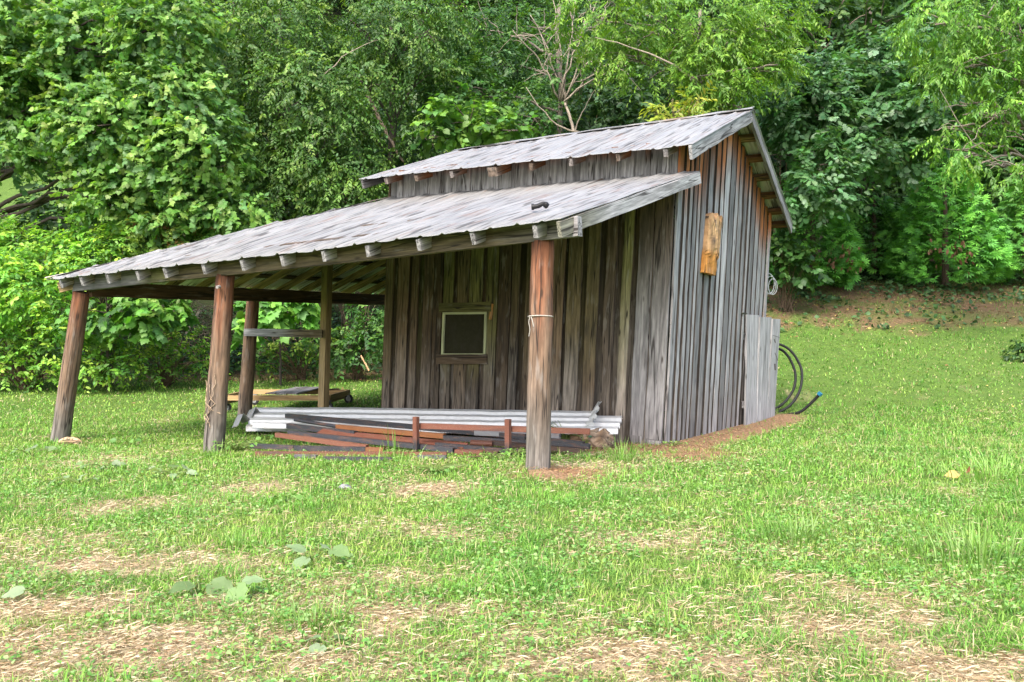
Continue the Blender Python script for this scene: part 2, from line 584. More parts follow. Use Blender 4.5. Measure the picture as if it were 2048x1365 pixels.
# the broad corner boards, rotted to rounded feet
for xc, bw, dz in ((-.13, .24, -.10), (-.37, .2, -.05)):
    zb = float(ground(xc, -.1)) + dz
    mb.beam(S(xc, -.05, zb + .16), S(xc, -.05, 3.47), bw, .028, up=(0, 1, 0), n=9, tf=lambda p: lerp(GREY * 1.0, BROWN * .9, sstep(1.4, 3., p[2])), jit=.003)
    mb.beam(S(xc, -.0505, zb - .02), S(xc, -.0505, zb + .159), bw * .55, .027, up=(0, 1, 0), n=1, w1=bw, tint=GREY * 1.1, jit=.003)
tag(mb.build('wall', M['wood'], shed), 'brown and mossy front wall under the lean-to roof')

mb = MB(); x = -Lx
i = 0
while x < -.02:                                       # clerestory strip between the two roofs
    bw = min(float(rng.uniform(.2, .3)), -x)
    tn = GREY * rng.uniform(.8, 1.15)
    tf = lambda p, tn=tn, q=rng.random(): lerp(tn, ORANGE * .55, sstep(.16, .02, 3.92 - p[2]) * q)
    mb.beam(S(x + bw / 2, .012, 3.42), S(x + bw / 2, .012, 3.95), bw - .004, .024, up=(0, 1, 0), n=6, tf=tf, jit=.002)
    tf = lambda p, tn=tn * rng.uniform(.75, 1.25), q=rng.random(): lerp(tn, ORANGE * .5, sstep(.25, .02, 3.92 - p[2]) * q)
    if rng.random() < .8:
        mb.beam(S(x, -.014, 3.42), S(x, -.014, 3.95), rng.uniform(.06, .12), .024, up=(0, 1, 0), n=6, tf=tf, jit=.003)
    x += bw
mb.build('wall', M['wood'], shed)

# ---- gable wall facing right
mb = MB(); y = 0.; i = 0
while y < Dy - .02:
    bw = float(rng.uniform(.10, .24)); iw = float(rng.uniform(.05, .12))
    for (yc, w_, xx, sd_, in_) in ((y + bw / 2, bw, .016, 3000 + i, 0), (y + bw + iw / 2, iw + .05, -.012, 4000 + i, 1)):
        if yc + w_ / 2 > Dy: continue
        yc = max(yc, w_ / 2 + .0)
        zb = float(ground(.1, yc)) - .05 + rng.uniform(-.04, .05)
        zt = min(float(roofz(0, yc - w_ / 2)), float(roofz(0, yc + w_ / 2))) - .05
        k_ = rng.uniform(-.006, .006)
        mb.beam(S(xx, yc, zb), S(xx, yc + k_, zt), .03, w_ - .006, up=(0, 1, 0), n=16, tf=gable_tint(sd_, 0, .45 if in_ else rng.uniform(1.0, 1.5)), jit=.0035)  # set-back boards get a darker tint that paints in the shade of the grooves
        if not in_ and yc - w_ / 2 > .02:                # thin strip tinted dark to paint the groove's shade along the near edge
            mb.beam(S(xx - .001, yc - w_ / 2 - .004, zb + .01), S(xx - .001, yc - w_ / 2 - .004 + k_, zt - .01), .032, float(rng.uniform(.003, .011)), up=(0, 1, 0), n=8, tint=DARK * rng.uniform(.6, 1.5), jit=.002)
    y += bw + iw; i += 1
mb.beam(S(.045, Dy - .03, float(ground(0, Dy)) - .05), S(.045, Dy - .03, float(roofz(0, Dy)) - .06), .03, .1, up=(0, 1, 0), n=14, tf=gable_tint(4999, 0), jit=.002)
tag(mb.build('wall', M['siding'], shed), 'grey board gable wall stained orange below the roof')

mb = MB(); x = -Lx                                    # rear wall and left wall
while x < -.02:
    bw = min(float(rng.uniform(.18, .26)), -x); xc = x + bw / 2
    mb.beam(S(xc, Dy, float(ground(xc, Dy)) - .1), S(xc, Dy, 3.48), bw - .004, .024, up=(0, 1, 0), n=6, tint=GREY * rng.uniform(.7, 1.1))
    mb.beam(S(x, Dy + .024, float(ground(xc, Dy)) - .1), S(x, Dy + .024, 3.48), .08, .022, up=(0, 1, 0), n=6, tint=GREY * rng.uniform(.7, 1.1))
    x += bw
mb.build('wall', M['wood'], shed)
mb = MB(); y = .02
while y < Dy - .03:
    bw = min(float(rng.uniform(.18, .26)), Dy - .02 - y); yc = y + bw / 2
    zt = min(float(roofz(-Lx, y)), float(roofz(-Lx, y + bw))) - .05
    zb = float(ground(-Lx, yc)) - .1
    mb.beam(S(-Lx, yc, zb), S(-Lx, yc, zt), .024, bw - .004, up=(0, 1, 0), n=6, tint=BROWN * rng.uniform(.8, 1.5))
    mb.beam(S(-Lx - .024, y, zb), S(-Lx - .024, y, zt), .022, .08, up=(0, 1, 0), n=6, tint=BROWN * rng.uniform(.8, 1.5))
    y += bw
mb.build('wall', M['wood'], shed)

# ---- window
win = MB()
cpx = [(888, 627), (972, 626), (969, 710), (885, 710)]
cp = [on_y(a, b, -.045) for a, b in cpx]
CREAM = V3(.42, .43, .26)
for k in range(4):
    a, b = cp[k], cp[(k + 1) % 4]
    dd = (b - a) / np.linalg.norm(b - a) * .018 * (1 if k % 2 == 0 else -1)
    win.beam(a - dd, b + dd, .038, .03, up=(0, 1, 0), n=3, tint=CREAM)
wino = win.build('window', M['lumber'], shed)
sb = MB()
g = [p + V3(0, .025, 0) for p in cp]
g2 = [p + V3(0, .032, 0) for p in cp]
sb.add(g + g2, [(0, 1, 2, 3), (7, 6, 5, 4), (0, 4, 5, 1), (1, 5, 6, 2), (2, 6, 7, 3), (3, 7, 4, 0)], V3(.028, .026, .015))
sb.build('screen', simple_mat('insect_screen', .8, 0, 20, .15, .1), wino)
for (a, b, hgt, c) in (((879, 616), (982, 614), .145, OLIVE * .7), ((873, 719), (974, 719), .15, BROWN * .75)):
    tb = MB(); tb.beam(on_y(*a, -.062), on_y(*b, -.062), .025, hgt, up=(0, 0, 1), n=4, tint=c, jit=.002)
    tb.build('window_trim', M['wood'], shed)
tb = MB(); tb.beam(on_y(984, 608, -.05), on_y(981, 640, -.05), .05, .012, up=(0, 1, 0), n=3, tint=V3(.42, .2, .06), jit=.004)
tag(tb.build('split_patch', M['wood'], shed), 'fresh orange wood where a batten split beside the window')


# ---- metal roofs
def sheet(name, P, smax, tmax, mat, tint, rib=.3, ns=None, nt=26, seed=0, droop=.008, tint_low=None):
    ns = ns or int(smax / .035)
    s = np.linspace(0, 1, ns); t = np.linspace(0, 1, nt) ** 1.25
    Sg, Tg = np.meshgrid(s, t)
    X, Y, Z = P(Sg, Tg)
    sm, tm = Sg * smax, Tg * tmax
    ph = (sm / rib) % 1
    r1 = np.clip(1 - np.abs(ph - .5) / .075, 0, 1)
    bk = (fbm(sm * 2.2, tm * 1.1, seed) - .5) * .022 + (fbm(sm * 8, tm * 2.5, seed + 3) - .5) * .010
    edge = np.exp(-(tm / .10) ** 2)
    Zt = Z + .03 * r1 + bk - droop * edge * (np.sin(sm / (rib * 2) * math.pi) ** 2) * .9
    Y2 = Y
    n = ns * nt
    V = np.concatenate([np.stack([X, Y2, Zt], -1).reshape(-1, 3), np.stack([X, Y2, Zt - .005], -1).reshape(-1, 3)])
    G = np.stack([sm + seed, np.zeros_like(sm), tm], -1).reshape(-1, 3); G = np.concatenate([G, G + V3(3.3, 0, 7)])
    ii = np.arange(n).reshape(nt, ns)
    q = np.stack([ii[:-1, :-1], ii[:-1, 1:], ii[1:, 1:], ii[1:, :-1]], -1).reshape(-1, 4)
    fs = q.tolist() + (q[:, ::-1] + n).tolist()
    for a in (ii[0], ii[-1][::-1], ii[:, -1], ii[::-1, 0]):
        for k in range(len(a) - 1):
            fs.append([a[k + 1], a[k], a[k] + n, a[k + 1] + n])
    mb = MB(); T = np.tile(tint, (2 * n, 1)); T[n:] = V3(.62, .65, .62)
    if tint_low is not None:
        kk = np.exp(-(tm / .5) ** 2).reshape(-1)[:, None]; T[:n] = T[:n] * (1 - kk) + tint_low * kk
    mb.add(V, fs, T, G)
    return mb.build(name, mat, shed, smooth=False)


ROOF = V3(.26, .256, .25)


def P_front(s, t):
    x = XUL + s * (XUR - XUL); y = YU + t * (YR + .02 - YU)
    z = roofz(x, np.minimum(y, YR - 1e-4)) + 0 * s
    return x + LEAN * z, y, z


def P_back(s, t):
    x = XUR + s * (XUL - XUR); y = YB + t * (YR + .01 - YB)
    z = roofz(x, np.maximum(y, YR)) + 0 * s - .012
    return x + LEAN * z, y, z


tag(sheet('roof', P_front, XUR - XUL, 2.8, M['roof'], ROOF, seed=4, nt=40), 'streaked grey metal roof raised above the lean-to')
sheet('roof', P_back, XUR - XUL, 3.3, M['roof'], ROOF, seed=9)
rc = MB()
rc.beam(S(XUL, YR - .05, roofz(XUL, YR) + .012), S(XUR, YR - .05, roofz(XUR, YR) + .012), .16, .008, up=(0, -.33, 1), n=20, tint=ROOF, jit=.006)
rc.beam(S(XUL, YR + .065, roofz(XUL, YR) - .008), S(XUR, YR + .065, roofz(XUR, YR) - .008), .13, .008, up=(0, .44, 1), n=20, tint=ROOF, jit=.006)
rc.build('ridge_cap', M['roof'], shed)

EX0, EX1, EY, TOPZ = -8.14, .31, -3.65, 3.53
TX0, TX1 = -Lx + LEAN * TOPZ, .31 + LEAN * TOPZ


def eave_z(x): return np.interp(x, [EX0, EX0 * .45, EX1], [2.162, 2.162 + .4 * .5 - .015, 2.56])


def lean_z(x, y):                                     # front roof plane of the lean-to
    k = (np.asarray(y, float) - EY) / -EY
    return eave_z(x) + k * (TOPZ - eave_z(x))


def hip_y(x): return EY + np.clip((x - EX0) / (TX0 - EX0), 0, 1) * -EY


def P_lean(s, t):
    xb = EX0 + s * (EX1 - EX0)
    ym = hip_y(xb)
    y = EY + t * (ym - EY)
    k = (y - EY) / -EY
    z = lean_z(xb, y)
    x = xb + .17 * k * sstep(-5.5, -4., xb)
    return x, y + .012, z


LEFT_END = 4.9


def P_left(s, t):
    y = LEFT_END + s * (EY - LEFT_END)
    k = np.where(y > 0, 1, (y - EY) / -EY)
    x = EX0 + t * k * (TX0 - EX0)
    ze = 2.162 - .0 * y
    z = ze + (x - EX0) / (TX0 - EX0) * (TOPZ - ze)
    return x, y, z - .01


tag(sheet('lean_to_roof', P_lean, EX1 - EX0, 3.9, M['roof'], ROOF, seed=21, nt=44, droop=.012, tint_low=V3(.25, .24, .22)), 'streaked grey metal lean-to roof with wavy eave')
sheet('lean_to_roof', P_left, LEFT_END - EY, 3.6, M['roof'], ROOF, seed=33, droop=.012)
hc = MB()
hp = [V3(EX0 + (TX0 - EX0) * a, EY * (1 - a), 2.162 + (TOPZ - 2.162) * a + .014) for a in np.linspace(0, 1, 14)]
for a, b in zip(hp[:-1], hp[1:]):
    hc.beam(a, b, .12, .008, tint=ROOF * .85, jit=.004)
hc.build('hip_cap', M['roof'], shed)

# ---- rafters, purlins, beams
for px in (118, 160, 212, 272, 328, 405, 482, 562, 645, 733, 835, 944, 1068):
    xb = float(on_y(px, 520, -3.62)[0])
    if xb < EX0 + .12: xb = EX0 + .12
    y1 = min(float(hip_y(xb)) - .05, -.05)
    y0 = EY + .05
    m = MB()
    off = .105
    x1 = xb + .17 * (y1 - EY) / -EY * float(sstep(-5.5, -4., xb))
    m.beam(V3(xb, y0, float(lean_z(xb, y0)) - off), V3(x1, y1, float(lean_z(xb, y1)) - off), .055, .125, n=5,
           tf=lambda p: lerp(GREY * 1.15, LUM * .75, sstep(-3.62, -3.25, p[1])), jit=.002)
    m.build('rafter', M['wood'], shed)
for y in np.arange(-2.9, 4.8, .62):
    k = 1 if y > 0 else (y - EY) / -EY
    x1 = EX0 + k * (TX0 - EX0) - .05
    zf = lambda x: 2.152 + (x - EX0) / (TX0 - EX0) * (TOPZ - 2.162)
    m = MB(); m.beam(V3(EX0 + .06, y, zf(EX0 + .06) - .11), V3(x1, y, zf(x1) - .11), .05, .115, n=3, tint=LUM * rng.uniform(.75, 1.1), jit=.002)
    m.build('rafter', M['wood'], shed)
m = MB(); m.beam(hp[0] + V3(.12, .12, -.14), hp[-1] + V3(-.05, -.05, -.14), .06, .15, n=3, tint=LUM * .8); m.build('hip_rafter', M['wood'], shed)
for y in (-3.0, -2.2, -1.45, -.7):
    x0 = EX0 + (y - EY) / -EY * (TX0 - EX0) + .1
    m = MB(); m.beam(V3(x0, y, float(lean_z(x0, y)) - .03), V3(.3, y, float(lean_z(.3, y)) - .03), .12, .022, up=(0, -.3, 1), n=8, tint=BROWN * .7, jit=.002)
    m.build('purlin', M['wood'], shed)
for q in (.16, .38, .6, .82):
    x = EX0 + q * (TX0 - EX0); z = 2.162 + q * (TOPZ - 2.162) - .04
    m = MB(); m.beam(V3(x, EY + q * -EY + .05, z), V3(x, 4.8, z), .13, .022, up=(-.4, 0, 1), n=8, tint=BROWN * .7, jit=.002)
    m.build('purlin', M['wood'], shed)

pA, pB = on_y(150, 570, -3.36), on_y(1160, 453, -3.36)
m = MB(); mid = lerp(pA, pB, .36)
m.beam(pA, lerp(pA, pB, .262), .10, .20, n=6, tf=lambda p: lerp(GREY * .75, OLIVE * 1.05, sstep(-6.6, -5.9, p[0])), jit=.002)
m.build('beam', M['wood'], shed)
m = MB()
m.beam(lerp(pA, pB, .2625), pB, .10, .20, n=12, tf=lambda p: lerp(V3(.13, .10, .06), GREY * 1.1, sstep(-.35, .3, p[0])), jit=.002, bow=-.012)
m.build('beam', M['wood'], shed)
pL = on_y(173, 577, -3.3)
m = MB(); m.beam(pL + V3(0, .05, -.01), V3(pL[0] + .03, 4.75, pL[2] - .06), .11, .22, n=14, tint=V3(.09, .05, .03), jit=.006)
tag(m.build('beam', M['wood'], shed), 'dark brown beam along the left side of the lean-to')

# upper roof: rafter tails, rake boards, lookouts
for k, px in enumerate((772, 832, 903, 985, 1062, 1142, 1236, 1331)):
    y0 = -.39
    xb = float(on_y(px, 330, y0)[0]) - LEAN * 3.75
    m = MB(); big = k == 3
    m.beam(S(xb, y0, float(roofz(xb, y0)) - (.085 if not big else .11)), S(xb, 1.2, float(roofz(xb, 1.2)) - .085), .06 if not big else .16, .10 if not big else .13, n=6,
           tf=lambda p, o=rng.random(): lerp(lerp(GREY, BROWN, o), ORANGE * .8, sstep(-.36, -.2, p[1]) * (.4 + .6 * o)), jit=.003)
    m.build('rafter', M['wood'], shed)
m = MB(); m.beam(S(XUL + .05, YU + .03, 3.72), S(XUL + .05, YR, float(roofz(XUL, YR)) - .1), .04, .15, n=4, tint=GREY * .6, jit=.003); m.build('rake_board', M['wood'], shed)
m = MB(); m.beam(S(XUL + .05, YR + .02, float(roofz(XUL, YR)) - .1), S(XUL + .05, YB - .02, 3.24), .04, .15, n=4, tint=GREY * .6, jit=.003); m.build('rake_board', M['wood'], shed)
zr = float(roofz(XUR, YR))
m = MB(); m.beam(S(XUR - .03, YU + .02, 3.80 - .10), S(XUR - .03, YR - .005, zr - .105), .04, .17, n=8, tint=LGREY * .95, jit=.003); m.build('rake_board', M['wood'], shed)
m = MB(); m.beam(S(XUR - .03, YR + .005, zr - .105), S(XUR - .03, YB - .02, 3.32 - .11), .04, .17, n=8, tint=GREY, jit=.003); m.build('rake_board', M['wood'], shed)
for yy in (2.75, 3.25, 3.75, 4.25, 4.72, 5.12):
    z = float(roofz(.2, yy)) - .065
    m = MB(); m.beam(S(-1.2, yy, z), S(XUR - .055, yy, z), .13, .07, up=(0, .47, 1), n=4, tint=lerp(ORANGE * .45, LUM * .6, rng.random()), jit=.003); m.build('lookout', M['wood'], shed)
for yy in (.1, .75, 1.4, 2.0):
    z = float(roofz(.2, yy)) - .065
    m = MB(); m.beam(S(-1.2, yy, z), S(XUR - .055, yy, z), .12, .06, up=(0, -.35, 1), n=4, tint=ORANGE * .5, jit=.003); m.build('lookout', M['wood'], shed)
p0, p1 = V3(EX1 - .01, EY + .0, 2.56 - .105), V3(TX1 - .01, -.0, TOPZ - .095)
m = MB(); m.beam(p0, p1, .045, .15, n=10, tf=lambda p: lerp(V3(.19, .18, .14), LGREY * 1.05, sstep(-3.2, -2.6, p[1])), jit=.003)
tag(m.build('rake_board', M['wood'], shed), 'pale grey board along the right edge of the lean-to roof')
m = MB(); m.beam(p0 + V3(-.06, .12, .06), p1 + V3(-.06, 0, .06), .035, .05, n=10, tint=BROWN * .8, jit=.003); m.build('nailer', M['wood'], shed)


# ---- log posts
def log_post(b, t, rb, rt, seed, org_len, lab, side=0.):
    n = 16
    b = b - (t - b) / np.linalg.norm(t - b) * .3
    pts = [lerp(b, t, k / n) + rng.normal(0, .0025, 3) * V3(1, 1, 0) for k in range(n + 1)]
    H = t[2] - b[2]

    def tf(p):
        a = (t[2] - p[2]) / H
        c = lerp(V3(.17, .112, .075), V3(.15, .135, .12), sstep(.5, .95, a + .1 * math.sin(9 * p[0] + seed)))
        e = .10 * math.sin(37 * p[0] + 23 * p[1] + seed)
        return lerp(c, V3(.19, .064, .028), .8 * sstep(org_len + .2, org_len - .2, a + e))
    m = MB()
    m.tube(pts, np.linspace(rb, rt, n + 1), 18, tf=tf, lump=.02)
    o = m.build('post', M['post'], shed, smooth=True)
    tag(o, lab)
    return o


P1b, P1t = on_y(120, 884, -3.3), on_y(163, 590, -3.3)
P2b, P2t = on_y(427, 905, -3.3), on_y(451, 556, -3.3)
P3b, P3t = on_y(1076, 942, -3.3), on_y(1085, 488, -3.3)
P4b, P4t = on_y(488, 842, .33), on_y(507, 596, .33)
log_post(P1b, P1t + V3(0, 0, .04), .138, .118, 1, .16, 'leaning brown log post at the far left end of the lean-to')
log_post(P2b, P2t + V3(0, 0, .04), .138, .118, 2, .24, 'log post stained orange at its top, middle of the front row')
log_post(P3b, P3t + V3(0, 0, .03), .132, .117, 3, .27, 'tall log post nearest the camera with a string round it')
log_post(P4b, P4t + V3(0, 0, .08), .135, .115, 4, .12, 'dark log post at the back with a plank nailed across it')
q0, q1 = on_y(645, 835, .33), on_y(656, 525, .33)
m = MB(); m.beam(q0 + V3(0, 0, -.25), q1 + V3(0, 0, .25), .135, .135, up=(.0, 1, 0), n=8, tf=lambda p: lerp(LUM * .95, V3(.13, .11, .04), sstep(1.2, 2.6, p[2])), jit=.002)
tag(m.build('post', M['lumber'], shed), 'square sawn post beside the window wall')
m = MB(); m.beam(on_y(489, 665, .18), on_y(645, 668, .18), .035, .135, n=6, tf=lambda p: lerp(LGREY * .85, V3(.17, .13, .08), sstep(-7.4, -6.8, p[0])), jit=.002)
tag(m.build('rail', M['wood'], shed), 'short grey plank nailed between two posts')
m = MB(); m.tube([P2t + V3(.05, -.14, -.12), P2t + V3(.06, -.19, -.13)], .022, 8, V3(.3, .3, .3)); m.build('bolt', M['steel'], shed)

# ---- bark slab nailed on the gable
xg = .049 * 2.7 + .085
cs = [on_x(1417, 431, xg), on_x(1444, 441, xg), on_x(1432, 552, xg), on_x(1409, 545, xg)]
sl_ = MB(); ny, nz = 10, 26
Vv, Gg = [], []
for j in range(nz + 1):
    for i2 in range(ny + 1):
        a, b = i2 / ny, j / nz
        p = lerp(lerp(cs[0], cs[1], a), lerp(cs[3], cs[2], a), b)
        ed = .5 * (noise(a * 6, 3.3, 2) - .5) * .35 * (1 - b) ** 6
        bulge = .04 * math.sqrt(max(0, 1 - (2 * a - 1) ** 2)) + .03 * (fbm(a * 4, b * 9, 8) - .5)
        step = .02 if b > .62 + .08 * math.sin(a * 9) else 0
        Vv.append(p + V3(bulge + .005 - step, 0, ed)); Gg.append((a * .25, 0, b * .9))
n0 = len(Vv)
Vv += [p * V3(0, 1, 1) + V3(xg - .06, 0, 0) for p in Vv]; Gg += Gg
ii = np.arange(n0).reshape(nz + 1, ny + 1)
qd = np.stack([ii[:-1, :-1], ii[:-1, 1:], ii[1:, 1:], ii[1:, :-1]], -1).reshape(-1, 4)[:, ::-1]
fs = qd.tolist() + (qd[:, ::-1] + n0).tolist()
bd = list(ii[0]) + list(ii[1:, -1]) + list(ii[-1][::-1][1:]) + list(ii[1:-1, 0][::-1])
for k in range(len(bd)): fs.append([bd[k], bd[(k + 1) % len(bd)], bd[(k + 1) % len(bd)] + n0, bd[k] + n0])
TT = []
for j in range(nz + 1):
    for i2 in range(ny + 1):
        b = j / nz; a = i2 / ny
        c = lerp(V3(.46, .27, .13), V3(.46, .20, .045), sstep(.55, .7, b))
        c = lerp(c, V3(.08, .06, .05), .9 * math.exp(-((a - .35) ** 2 / .02 + (b - .42) ** 2 / .006)))
        TT.append(c * (.8 + .5 * fbm(a * 7, b * 16, 4)))
TT = np.array(TT); TT = np.concatenate([TT, TT])
sl_.add(np.array(Vv), fs, TT, np.array(Gg))
tag(sl_.build('bark_slab', M['wood'], shed), 'ragged orange slab of bare wood nailed on the gable wall')

# ---- door standing a little away from the wall
d0b, d0t = at(1489, 850, 14.82), at(1491, 628, 14.82)
d1b, d1t = at(1548, 842, 16.1), at(1561, 640, 16.1)
dn = np.cross(d1b - d0b, V3(0, 0, 1)); dn /= np.linalg.norm(dn)
door = None
m = MB()
cuts = [0, .36, .73, 1.]
for a, b in zip(cuts[:-1], cuts[1:]):
    c = (a + b) / 2
    p, q = lerp(d0b, d1b, c), lerp(d0t, d1t, c)
    wd = np.linalg.norm(lerp(d0b, d1b, b) - lerp(d0b, d1b, a)) - .012
    wt_ = np.linalg.norm(lerp(d0t, d1t, b) - lerp(d0t, d1t, a)) - .012
    tn = LGREY * rng.uniform(1.0, 1.2)
    m.beam(p, q, .028, wd, up=(d1b - d0b), h1=wt_, n=6, tint=tn, jit=.003)
for z in (.18, .8):
    p, q = lerp(d0b, d0t, z) - dn * .035, lerp(d1b, d1t, z) - dn * .035
    m.beam(p, q, .03, .12, n=2, tint=GREY * .9)
door = m.build('door', M['siding'], shed)
tag(door, 'pale grey plank door ajar at the rear of the gable')
h = MB()
hz = at(1476, 667, 14.6)
h.beam(hz, at(1495, 670, 14.9), .012, .085, n=1, h1=.02, tint=V3(.05, .045, .04)); h.build('hinge', M['dark'], door)
h = MB()
h.tube([at(1480, 620, 14.6), at(1481, 626, 14.55), at(1493, 628, 14.75)], .012, 6, V3(.04, .035, .03)); h.build('hook', M['dark'], door)
for pts_, rr, tn in (([at(1546, 671, 15.7), at(1552, 673, 15.75), at(1560, 676, 15.9)], .006, .12), ([at(1548, 678, 15.75), at(1551, 686, 15.75)], .008, .05),
                     ([at(1550, 706, 15.7), at(1556, 722, 15.8)], .006, .1), ([at(1550, 728, 15.7), at(1551, 741, 15.7)], .016, .07)):
    h = MB(); h.tube(pts_, rr, 5, V3(tn, tn * .95, tn * .9)); h.build('wire', M['dark'], door)

# ================================================================== THINGS ROUND THE SHED
def gz(p): return float(ground(p[0], p[1]))


# ---- white ribbed roofing panels
WHITE = V3(.56, .56, .55)


def panel(name, fl, fr, bl, br, label, lift, bend=0., tint=WHITE, seed=0):
    fl, fr, bl, br = [np.asarray(p, float) + V3(0, 0, lift) for p in (fl, fr, bl, br)]
    # cross profile: (across 0..1, height)
    prof = [(0, 0), (.03, 0)]
    for c in (.16, .5, .84):
        prof += [(c - .11, 0), (c - .07, .05), (c + .07, .05), (c + .11, 0)]
    prof += [(.985, 0), (1, -.012)]
    nseg = 24
    V, G = [], []
    w_ = np.linalg.norm(bl - fl); L_ = np.linalg.norm(fr - fl)
    for k in range(nseg + 1):
        a = k / nseg
        f, b = lerp(fl, fr, a), lerp(bl, br, a)
        dz = .012 * math.sin(a * 5 + seed) + rng.normal(0, .002)
        for (c, h) in prof:
            n = V3(0, -.2, 1)
            V.append(lerp(f, b, c) + n * h + V3(0, 0, dz)); G.append((c * w_, 0, a * L_ + seed))
    m_ = len(prof)
    if bend:                                          # the last stretch is folded steeply up
        f, b = fr, br
        for (c, h) in prof:
            V.append(lerp(f, b, c) + V3(.15, -.05, .04 + .13 * c) + V3(-.1, -.12, .10) * h / .2); G.append((c * w_, 0, L_ + .25))
        nseg += 1
    n0 = len(V)
    ii = np.arange(n0).reshape(nseg + 1, m_)
    qd = np.stack([ii[:-1, :-1], ii[1:, :-1], ii[1:, 1:], ii[:-1, 1:]], -1).reshape(-1, 4)
    V = np.array(V); V2 = V - V3(0, 0, .004)
    fs = qd.tolist() + (qd[:, ::-1] + n0).tolist()
    for a in (ii[0][::-1], ii[-1], ii[:, 0], ii[::-1, -1]):
        for k in range(len(a) - 1): fs.append([a[k], a[k + 1], a[k + 1] + n0, a[k] + n0])
    mb = MB(); mb.add(np.concatenate([V, V2]), fs, tint, np.concatenate([G, G]))
    o = mb.build(name, M['panel'], origin=(V[0] + V[-1]) / 2)
    tag(o, label, 'roofing panel', 'white roofing panels stacked by the wall')
    return o


FL, FR = at(499, 850, 13.75), at(1172, 856, 11.55)
BL, BR = at(510, 819, 14.55), at(1186, 825, 12.35)
panel('roofing_panel', FL, FR, BL, BR, 'uppermost white ribbed roofing panel, its right end folded up', .0, bend=1)
panel('roofing_panel', FL + V3(.12, -.05, -.045), FR + V3(.50, -.1, -.05), BL + V3(.1, -.05, -.05), BR + V3(.50, -.1, -.055), 'white ribbed panel sticking out under the folded one, resting on the log', 0, seed=2)
panel('roofing_panel', FL + V3(-.12, .03, -.1), FR + V3(-.4, 0, -.1), BL + V3(-.1, .03, -.105), BR + V3(-.4, 0, -.11), 'lowest white ribbed panel of the stack, its grey end sticking out left', 0, tint=WHITE * .92, seed=5)
e0 = at(487, 838, 14.0)
m = MB()
zig = [(0, 0), (.10, .16), (.20, .05), (.30, .22), (.42, .10)]
Vz, Gz_ = [], []
for k in range(6):
    for (a, h) in zig:
        Vz.append(e0 + V3(-.05 + .03 * k, -.2 + a * 1.2, -.12 + h * 1.1 + .01 * k) + rng.normal(0, .006, 3)); Gz_.append((a, h, k * .05))
n0 = len(Vz); ii = np.arange(n0).reshape(6, 5)
qd = np.stack([ii[:-1, :-1], ii[1:, :-1], ii[1:, 1:], ii[:-1, 1:]], -1).reshape(-1, 4)
Vz = np.array(Vz)
fs = qd.tolist() + (qd[:, ::-1] + n0).tolist()
for a in (ii[0][::-1], ii[-1], ii[:, 0], ii[::-1, -1]):
    for k in range(len(a) - 1): fs.append([a[k], a[k + 1], a[k + 1] + n0, a[k] + n0])
m.add(np.concatenate([Vz, Vz - V3(0.02, 0, .02)]), fs, V3(.2, .2, .19), np.concatenate([Gz_, Gz_]))
tag(m.build('crumpled_sheet', M['panel'], origin=e0), 'crumpled grey offcut of sheet metal at the left end of the white panels', 'sheet metal')

# ---- log under the right end of the panels
l0, l1 = at(1150, 868, 11.7), at(1222, 880, 11.25)
l0[2] = gz(l0) + .09; l1[2] = gz(l1) + .11
m = MB()
pts = [lerp(l0, l1, k / 10) + rng.normal(0, .012, 3) for k in range(11)]
m.tube(pts, [.10, .12, .13, .12, .135, .14, .15, .16, .15, .13, .06], 14, tf=lambda p: lerp(V3(.25, .15, .08), V3(.30, .24, .18), noise(p[0] * 14, p[2] * 20, 3)), lump=.22)
tag(m.build('log', M['post'], origin=l1 - V3(0, 0, .12)), 'short rotten log with a pale ragged end under the white panels', 'log')

# ---- steel bars
BK, RU, RB, OR_, GS, DBR = V3(.022, .023, .029), V3(.13, .045, .028), V3(.17, .068, .042), V3(.21, .08, .026), V3(.15, .155, .17), V3(.07, .038, .028)
GRP = 'steel bars piled on the grass'


def bpt(px, py, h):
    """point in the pile: the heap climbs towards the white panels behind it"""
    vmax = np.interp(px, [500, 1172], [13.75, 11.55]) - .32
    v = 10.22 + (930 - py) / 98 * (vmax - 10.22)
    p = at(px, py, v)
    p[2] = max(p[2], gz(p) + .02)
    return p


def bar(px0, py0, h0, px1, py1, h1, w, tint, label, kind='square', wide=None, name='steel_bar'):
    a, b = bpt(px0, py0, h0), bpt(px1, py1, h1)
    m = MB()
    if kind == 'square': m.hollow(a, b, w, .006, tint)
    elif kind == 'flat': m.beam(a, b, wide, w, n=6, tint=tint, up=(0, -.35, 1), jit=.001)
    elif kind == 'angle':
        m.beam(a, b, w, .008, n=2, tint=tint, up=(0, -.5, 1))
    elif kind == 'round':
        m.tube([lerp(a, b, k / 4) for k in range(5)], w / 2, 12, tint)
    o = m.build(name, M['steel'], origin=(a + b) / 2)
    tag(o, label, 'steel pipe' if kind == 'round' else 'steel bar', GRP)
    return o


